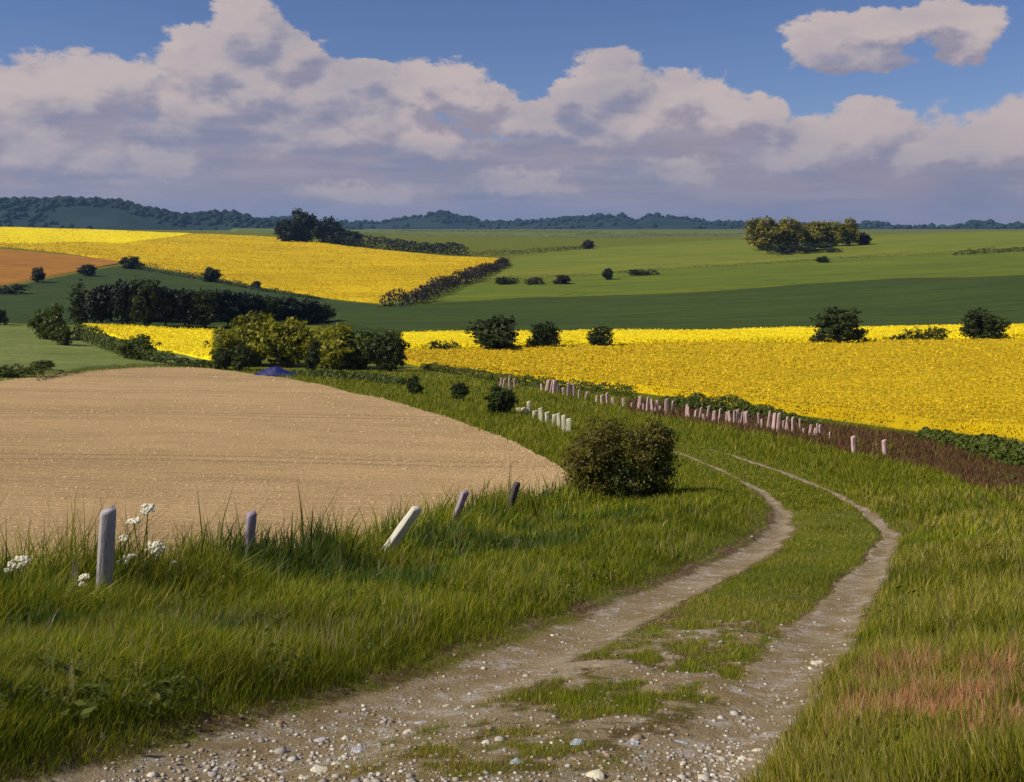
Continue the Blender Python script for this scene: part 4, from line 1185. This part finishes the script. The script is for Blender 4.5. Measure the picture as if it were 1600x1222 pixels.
def seed_grass():
    g = np.random.default_rng(191)
    n = 15000
    cs = g.uniform(-180, 1780, n); rs = 1300 - (1300 - 790) * g.uniform(0, 1, n) ** 1.1
    x, y = ground(cs, rs)
    dF, tF, sF = near_line(x, y, FENCE)
    dl, tl, sl = near_line(x, y, LEFT_RUT); dr, tr, sr = near_line(x, y, RIGHT_RUT)
    grow = wob(x, y, 0.8, 21.0) + 0.5 * wob(x, y, 0.25, 22.0)
    keep = (track(x, y)[0] < 0.05) & ~((sF > 0) & (tF < 0.995) & (dF > 0.3)) & ((sl > 0) | (sr < 0)) & (np.minimum(dl, dr) > 0.35) & (g.uniform(0, 1, n) < 0.25 + 0.6 * grow)
    x, y, dF = x[keep], y[keep], dF[keep]
    n = len(x); r = np.hypot(x, y)
    h = (0.22 + 0.26 * np.clip(1.3 - dF / 2.0, 0, 1)) * g.uniform(0.7, 1.35, n)
    far = np.clip(r / 9.0, 0.75, 3.0)
    t = pal(g, n, [(0.46, 0.40, 0.17), (0.36, 0.34, 0.10), (0.52, 0.42, 0.24), (0.34, 0.22, 0.13)], [3, 3, 2, 1.2])
    z = hz(x, y)
    lean = np.clip(g.normal(0.25, 0.15, n), 0.02, 0.7)
    blades("grass", "thin straw coloured flowering stems among the verge grass", np.repeat(x, 3) + g.normal(0, 0.004, 3 * n), np.repeat(y, 3) + g.normal(0, 0.004, 3 * n), np.repeat(z, 3) + np.tile([0, 0.0, 0.0], n), np.repeat(h, 3) * g.uniform(0.85, 1.0, 3 * n), np.repeat(0.0022 * far, 3), np.repeat(lean, 3), np.repeat(t, 3, 0), 192)
seed_grass()

def far_grass():
    g = np.random.default_rng(93)
    n = 230000
    cs = g.uniform(320, 1780, n); rs = g.uniform(578, 800, n)
    tf = np.interp(cs, *zip(*TAN_FAR)); 
    ybot = np.interp(cs, *zip(*VY_NEAR))
    keep = (rs > np.where(cs < 640, 578, ybot + 6)) & ((cs > 925) | (rs < tf - 1 + 5.0 * np.clip(wob(cs, cs * 0.2, 9.0, 3.0) + 0.6 * wob(cs, cs, 3.0, 4.0), 0, 1)))
    cs, rs = cs[keep], rs[keep]
    x, y = ground(cs, rs)
    bare, dep, _ = track(x, y)
    k = g.uniform(0, 1, len(x)) < 1.0 - bare * 1.3
    x, y, cs, rs = x[k], y[k], cs[k], rs[k]
    n = len(x); r = np.hypot(x, y)
    clump = 0.5 + 0.5 * wob(x, y, 1.3, 4.0)
    h = (0.12 + 0.16 * clump) * g.uniform(0.6, 1.3, n) * np.clip(r / 30, 0.8, 1.6)
    dl, tl, sl = near_line(x, y, LEFT_RUT); dr, tr, sr = near_line(x, y, RIGHT_RUT)
    rut = np.minimum(dl, dr)
    h = h * np.clip(0.25 + 0.5 * rut, 0.25, 1.0)
    h = np.where((sl < 0) & (sr > 0) & (r < 45) & (np.maximum(dl, dr) < 3.0), np.minimum(h, 0.08), h)
    w = 0.0048 * r / 11.0 * g.uniform(0.7, 1.3, n)
    t = pal(g, n, GREEN, [4, 4, 2, 2.5, 0.8, 1])
    brown = (rs > np.interp(cs, [980, 1230, 1470, 1600, 1850], [622, 656, 692, 732, 800])) & (rs < np.interp(cs, [980, 1230, 1470, 1600, 1850], [642, 692, 742, 800, 880])) & (cs > 980)
    m = brown & (g.uniform(0, 1, n) < 0.85)
    t[m] = pal(g, m.sum(), [(0.20, 0.085, 0.045), (0.14, 0.060, 0.038), (0.26, 0.15, 0.07)], [2, 2, 1])
    blades("grass", "short grass of the downhill strip between track and yellow field", x, y, hz(x, y), h, w, np.clip(g.normal(0.4, 0.2, n), 0.05, 0.9), t, 94)
far_grass()

def rape_flowers(label, near, far, n, lift, size, cols, seed, c0=-200, c1=1800):
    g = np.random.default_rng(seed)
    cs = g.uniform(max(near[0][0], c0), min(near[-1][0], c1), n); u = g.uniform(0, 1, n)
    rn = np.interp(cs, *zip(*near)); rf = np.interp(cs, *zip(*far))
    x, y = ground(cs, rn + (rf - rn) * u ** 1.25)
    z = gz(x, y) + lift + g.uniform(-0.1, 0.32, n) * size * 800 - np.where(u < 0.02, g.uniform(0, 0.6, n), 0)
    yy = x * math.sin(0.42) + y * math.cos(0.42) + 2.0 * wob(x, y, 30, 2.0)
    d = np.abs(np.abs(np.mod(yy / 24.0, 1) - 0.5) * 24.0 - 0.95)
    thin = wob(x, y, 7.0, 5.0) + 0.6 * wob(x, y, 2.5, 6.0)
    k = (g.uniform(0, 1, n) > 0.9 * np.clip(1.4 - d / 0.45, 0, 1)) & (g.uniform(0, 1, n) > 0.55 * np.clip(thin - 0.35, 0, 1))
    x, y, z = x[k], y[k], z[k]; n = len(x)
    v, f = leaf_quads(np.stack([x, y, z], 1), g.standard_normal((n, 3)) * 0.45 + np.array([-0.2, -0.2, 1.0]), size * y, g)
    t = pal(g, n, cols, [4, 3, 1.2, 0.5])
    tag(obj("rape_flowers", mesh("rape_flowers", v, [f], tint=np.repeat(t, 4, 0)), M_FLOWER), label, "flowers", kind='stuff')
OCHRE = [(0.62, 0.430, 0.004), (0.54, 0.360, 0.004), (0.70, 0.51, 0.005), (0.36, 0.29, 0.010)]
LEMON = [(0.88, 0.70, 0.006), (0.82, 0.64, 0.006), (0.92, 0.76, 0.010), (0.58, 0.50, 0.012)]
GOLD = [(0.70, 0.48, 0.004), (0.58, 0.39, 0.004), (0.76, 0.56, 0.006), (0.42, 0.32, 0.010)]
rape_flowers("ochre yellow flower heads standing above the valley rape field", VY_NEAR, VY_FAR, 150000, 0.62, 0.0013, OCHRE, 97)
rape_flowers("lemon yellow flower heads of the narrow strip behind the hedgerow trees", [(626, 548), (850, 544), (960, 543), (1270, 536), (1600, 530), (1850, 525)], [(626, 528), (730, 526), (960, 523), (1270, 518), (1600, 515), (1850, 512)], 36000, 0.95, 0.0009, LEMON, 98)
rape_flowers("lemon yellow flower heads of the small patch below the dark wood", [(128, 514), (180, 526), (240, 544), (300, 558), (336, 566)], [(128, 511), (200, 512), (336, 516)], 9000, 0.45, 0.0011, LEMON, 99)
rape_flowers("golden flower heads over the yellow field on the far left hill", HY_NEAR, HY_FAR, 60000, 0.85, 0.0009, GOLD, 100)

def broad_weeds():
    # docks, nettles and plantain mixed into the verge
    g = np.random.default_rng(211)
    n = 900
    cs = g.uniform(-150, 1750, n); rs = 1290 - (1290 - 800) * g.uniform(0, 1, n) ** 1.0
    x, y = ground(cs, rs)
    dF, tF, sF = near_line(x, y, FENCE)
    dl, tl, sl = near_line(x, y, LEFT_RUT); dr, tr, sr = near_line(x, y, RIGHT_RUT)
    grow = wob(x, y, 1.1, 41.0) + 0.5 * wob(x, y, 0.4, 42.0)
    keep = (track(x, y)[0] < 0.05) & ~((sF > 0) & (tF < 0.995)) & ((sl > 0) | (sr < 0)) & (np.minimum(dl, dr) > 0.5) & (grow > -0.05)
    x, y, dF = x[keep], y[keep], dF[keep]
    k = 40
    size = g.uniform(0.6, 1.3, len(x))
    an = g.uniform(0, 6.28, (len(x), k)); q = np.sqrt(g.uniform(0, 1, (len(x), k))) * 0.17 * size[:, None]
    hh = (0.10 + 0.22 * np.clip(1.2 - dF / 2.2, 0, 1) * g.uniform(0.6, 1.3, len(x)))[:, None] * g.uniform(0.35, 1.15, (len(x), k))
    p = np.stack([x[:, None] + np.cos(an) * q, y[:, None] + np.sin(an) * q, hz(x, y)[:, None] + hh], -1).reshape(-1, 3)
    nr = np.stack([np.cos(an) * 0.5, np.sin(an) * 0.5, np.full(an.shape, 0.9)], -1).reshape(-1, 3) + g.standard_normal((len(p), 3)) * 0.3
    v, f = leaf_quads(p, nr, np.repeat(0.021 * size, k) * g.uniform(0.7, 1.4, len(p)), g)
    t = np.repeat(np.clip(np.repeat(g.uniform(0.1, 0.9, len(x)), k) + g.normal(0, 0.15, len(p)), 0, 1), 4)
    tag(obj("weeds", mesh("weeds", v, [f], tint=np.stack([t] * 3, 1)), M_LEAF_MID), "broad leaved dark weeds mixed into the verge grass", "weeds", kind='stuff')
broad_weeds()

# ------------------------------------------------------------------ cow parsley and tall grasses by the fence
M_STEM, T_, b_ = material("green_stem", 0.7, 0.2)
T_.put(b_.inputs['Base Color'], T_.mix(T_.noise(pos(T_), 30.0), (0.10, 0.13, 0.025), (0.20, 0.21, 0.06)))
M_PALESTEM, T_, b_ = material("dry_pale_stem", 0.8, 0.1)
T_.put(b_.inputs['Base Color'], T_.mix(T_.noise(pos(T_), 30.0), (0.50, 0.46, 0.28), (0.66, 0.62, 0.44)))
M_UMBEL, T_, b_ = material("cream_florets", 0.9, 0.1)
T_.put(b_.inputs['Base Color'], T_.mix(T_.noise(pos(T_), 60.0), (0.66, 0.60, 0.42), (0.84, 0.80, 0.64)))
def umbel_mesh(w, seed):
    g = np.random.default_rng(seed)
    n = 46
    an = g.uniform(0, 6.28, n); q = np.sqrt(g.uniform(0, 1, n)) * w
    p = np.stack([np.cos(an) * q, np.sin(an) * q, 0.30 * w * (1 - (q / w) ** 2) + g.normal(0, 0.06 * w, n)], 1)
    v, f = lumps(p, g.uniform(0.13, 0.24, n) * w, seed)
    return mesh("umbel", v, [f])
def parsley(label, base, heads, seed, name="cow_parsley"):
    b = P(*base); b.z = float(hz(b.x, b.y))
    e = empty(name, b)
    m = b.y / F
    for i, (c, r, w) in enumerate(heads):
        x = (c - 800) * m - b.x; z = -(r - HROW) * m - b.z
        t = np.linspace(0, 1, 8)[:, None]
        g = np.random.default_rng(seed + i)
        path = np.concatenate([x * t ** 1.6 + 0.012 * np.sin(t * 5 + i), g.normal(0, 0.02) * t, -0.02 + (z + 0.02) * t], 1)
        v, f = tube(path, np.linspace(0.009, 0.005, 8), 5)
        s = obj("stem", mesh("stem", v, [f], smooth=True), M_STEM, e)
        u = obj("umbel", umbel_mesh(w * m * 0.72, seed + 10 + i), M_UMBEL, s, loc=path[-1])
        u.rotation_euler = (random.uniform(0.1, 0.5), random.uniform(-0.3, 0.3), 0)
    return tag(e, label, "wildflower", "cow parsley along the fence")
parsley("tallest cow parsley with two cream heads right of the nearest post", (226, 940), [(232, 796, 15), (211, 814, 14)], 500)
parsley("cow parsley with a broad cream head just below the tallest one", (236, 936), [(244, 858, 20)], 520)
parsley("cow parsley with small cream heads close beside the nearest post", (205, 940), [(194, 842, 11), (192, 874, 17), (207, 868, 10), (191, 918, 16)], 540)
parsley("cow parsley with one big cream head near the left edge", (42, 965), [(30, 880, 20), (12, 892, 10)], 560)
parsley("short cow parsley with a tiny head between the first two posts", (274, 935), [(273, 902, 10), (272, 880, 6)], 580)
parsley("cow parsley with small heads just left of the nearest post", (140, 965), [(134, 902, 11), (128, 915, 8)], 600)

def tall_grass(label, base, tips, mat, seed, w=0.011):
    b = P(*base); b.z = float(hz(b.x, b.y))
    e = empty("tall_grass", b)
    m = b.y / F
    for i, (c, r) in enumerate(tips):
        x = (c - 800) * m - b.x; z = -(r - HROW) * m - b.z
        t = np.linspace(0, 1, 9)
        px = x * t ** 1.8; pz = -0.02 + (z + 0.02) * (1.18 * t - 0.18 * t ** 3) / 1.0
        ww = w * np.clip(np.sin(np.pi * (0.18 + 0.80 * t)), 0.06, 1)
        a = np.stack([px - ww, np.full(9, -0.01), pz], 1); c2 = np.stack([px, np.full(9, 0.008), pz], 1); d = np.stack([px + ww, np.full(9, -0.01), pz], 1)
        v = np.stack([a, c2, d], 1).reshape(-1, 3)
        obj("blade", mesh("blade", v, [grid_faces(9, 3)]), mat, e)
    return tag(e, label, "grass tuft", "tall grass tufts along the fence")
M_TALL, T_, b_ = material("tall_green_blade", 0.6, 0.25)
T_.put(b_.inputs['Base Color'], T_.mix(T_.noise(pos(T_), 12.0), (0.085, 0.115, 0.012), (0.16, 0.19, 0.025)))
tall_grass("two pale dry stalks left of the nearest post", (116, 962), [(114, 864), (123, 872), (104, 900)], M_PALESTEM, 700, 0.014)
tall_grass("pale arching grass at the far left below the cow parsley", (70, 1010), [(96, 946), (20, 1050), (60, 985), (8, 1062)], M_PALESTEM, 701, 0.016)
tall_grass("tall grass tuft left of the second post", (312, 925), [(324, 818), (300, 862), (330, 840)], M_TALL, 702)
tall_grass("leafy tall grass just right of the second post", (412, 912), [(425, 816), (408, 850), (432, 838)], M_TALL, 703)
tall_grass("pair of tall upright blades between second and leaning posts", (456, 905), [(457, 797), (449, 830)], M_TALL, 704)
tall_grass("thin tall grass pair left of the leaning post", (486, 900), [(489, 792), (482, 842)], M_TALL, 705)
tall_grass("wide grass tuft at the foot of the leaning post", (545, 898), [(568, 812), (520, 840), (586, 838), (555, 846)], M_TALL, 706)
tall_grass("grass tuft by the last dark post", (840, 818), [(847, 775), (832, 792), (826, 770)], M_TALL, 707, 0.02)
tall_grass("grass tuft between the lilac and dark posts", (765, 832), [(785, 790), (750, 800), (770, 786)], M_TALL, 708, 0.018)

# ------------------------------------------------------------------ haze
def haze():
    bm = bmesh.new(); bmesh.ops.create_cube(bm, size=1.0)
    me = bpy.data.meshes.new("haze"); bm.to_mesh(me); bm.free()
    m = bpy.data.materials.new("thin_blue_air"); m.use_nodes = True
    t = m.node_tree; t.nodes.clear(); N = NT(t)
    v = N.n('ShaderNodeVolumePrincipled')
    v.inputs['Color'].default_value = (0.32, 0.58, 1.0, 1)
    v.inputs['Density'].default_value = 0.00007
    v.inputs['Anisotropy'].default_value = 0.2
    o_ = N.n('ShaderNodeOutputMaterial'); N.put(o_.inputs['Volume'], v.outputs[0])
    o = obj("haze", me, m)
    zmin = -75.0; zmax = 150.0
    o.scale = (18400, 18400, zmax - zmin); o.location = (0, 0, (zmax + zmin) / 2)
    tag(o, "thin blue haze over the whole landscape", "haze", kind='stuff')
haze()
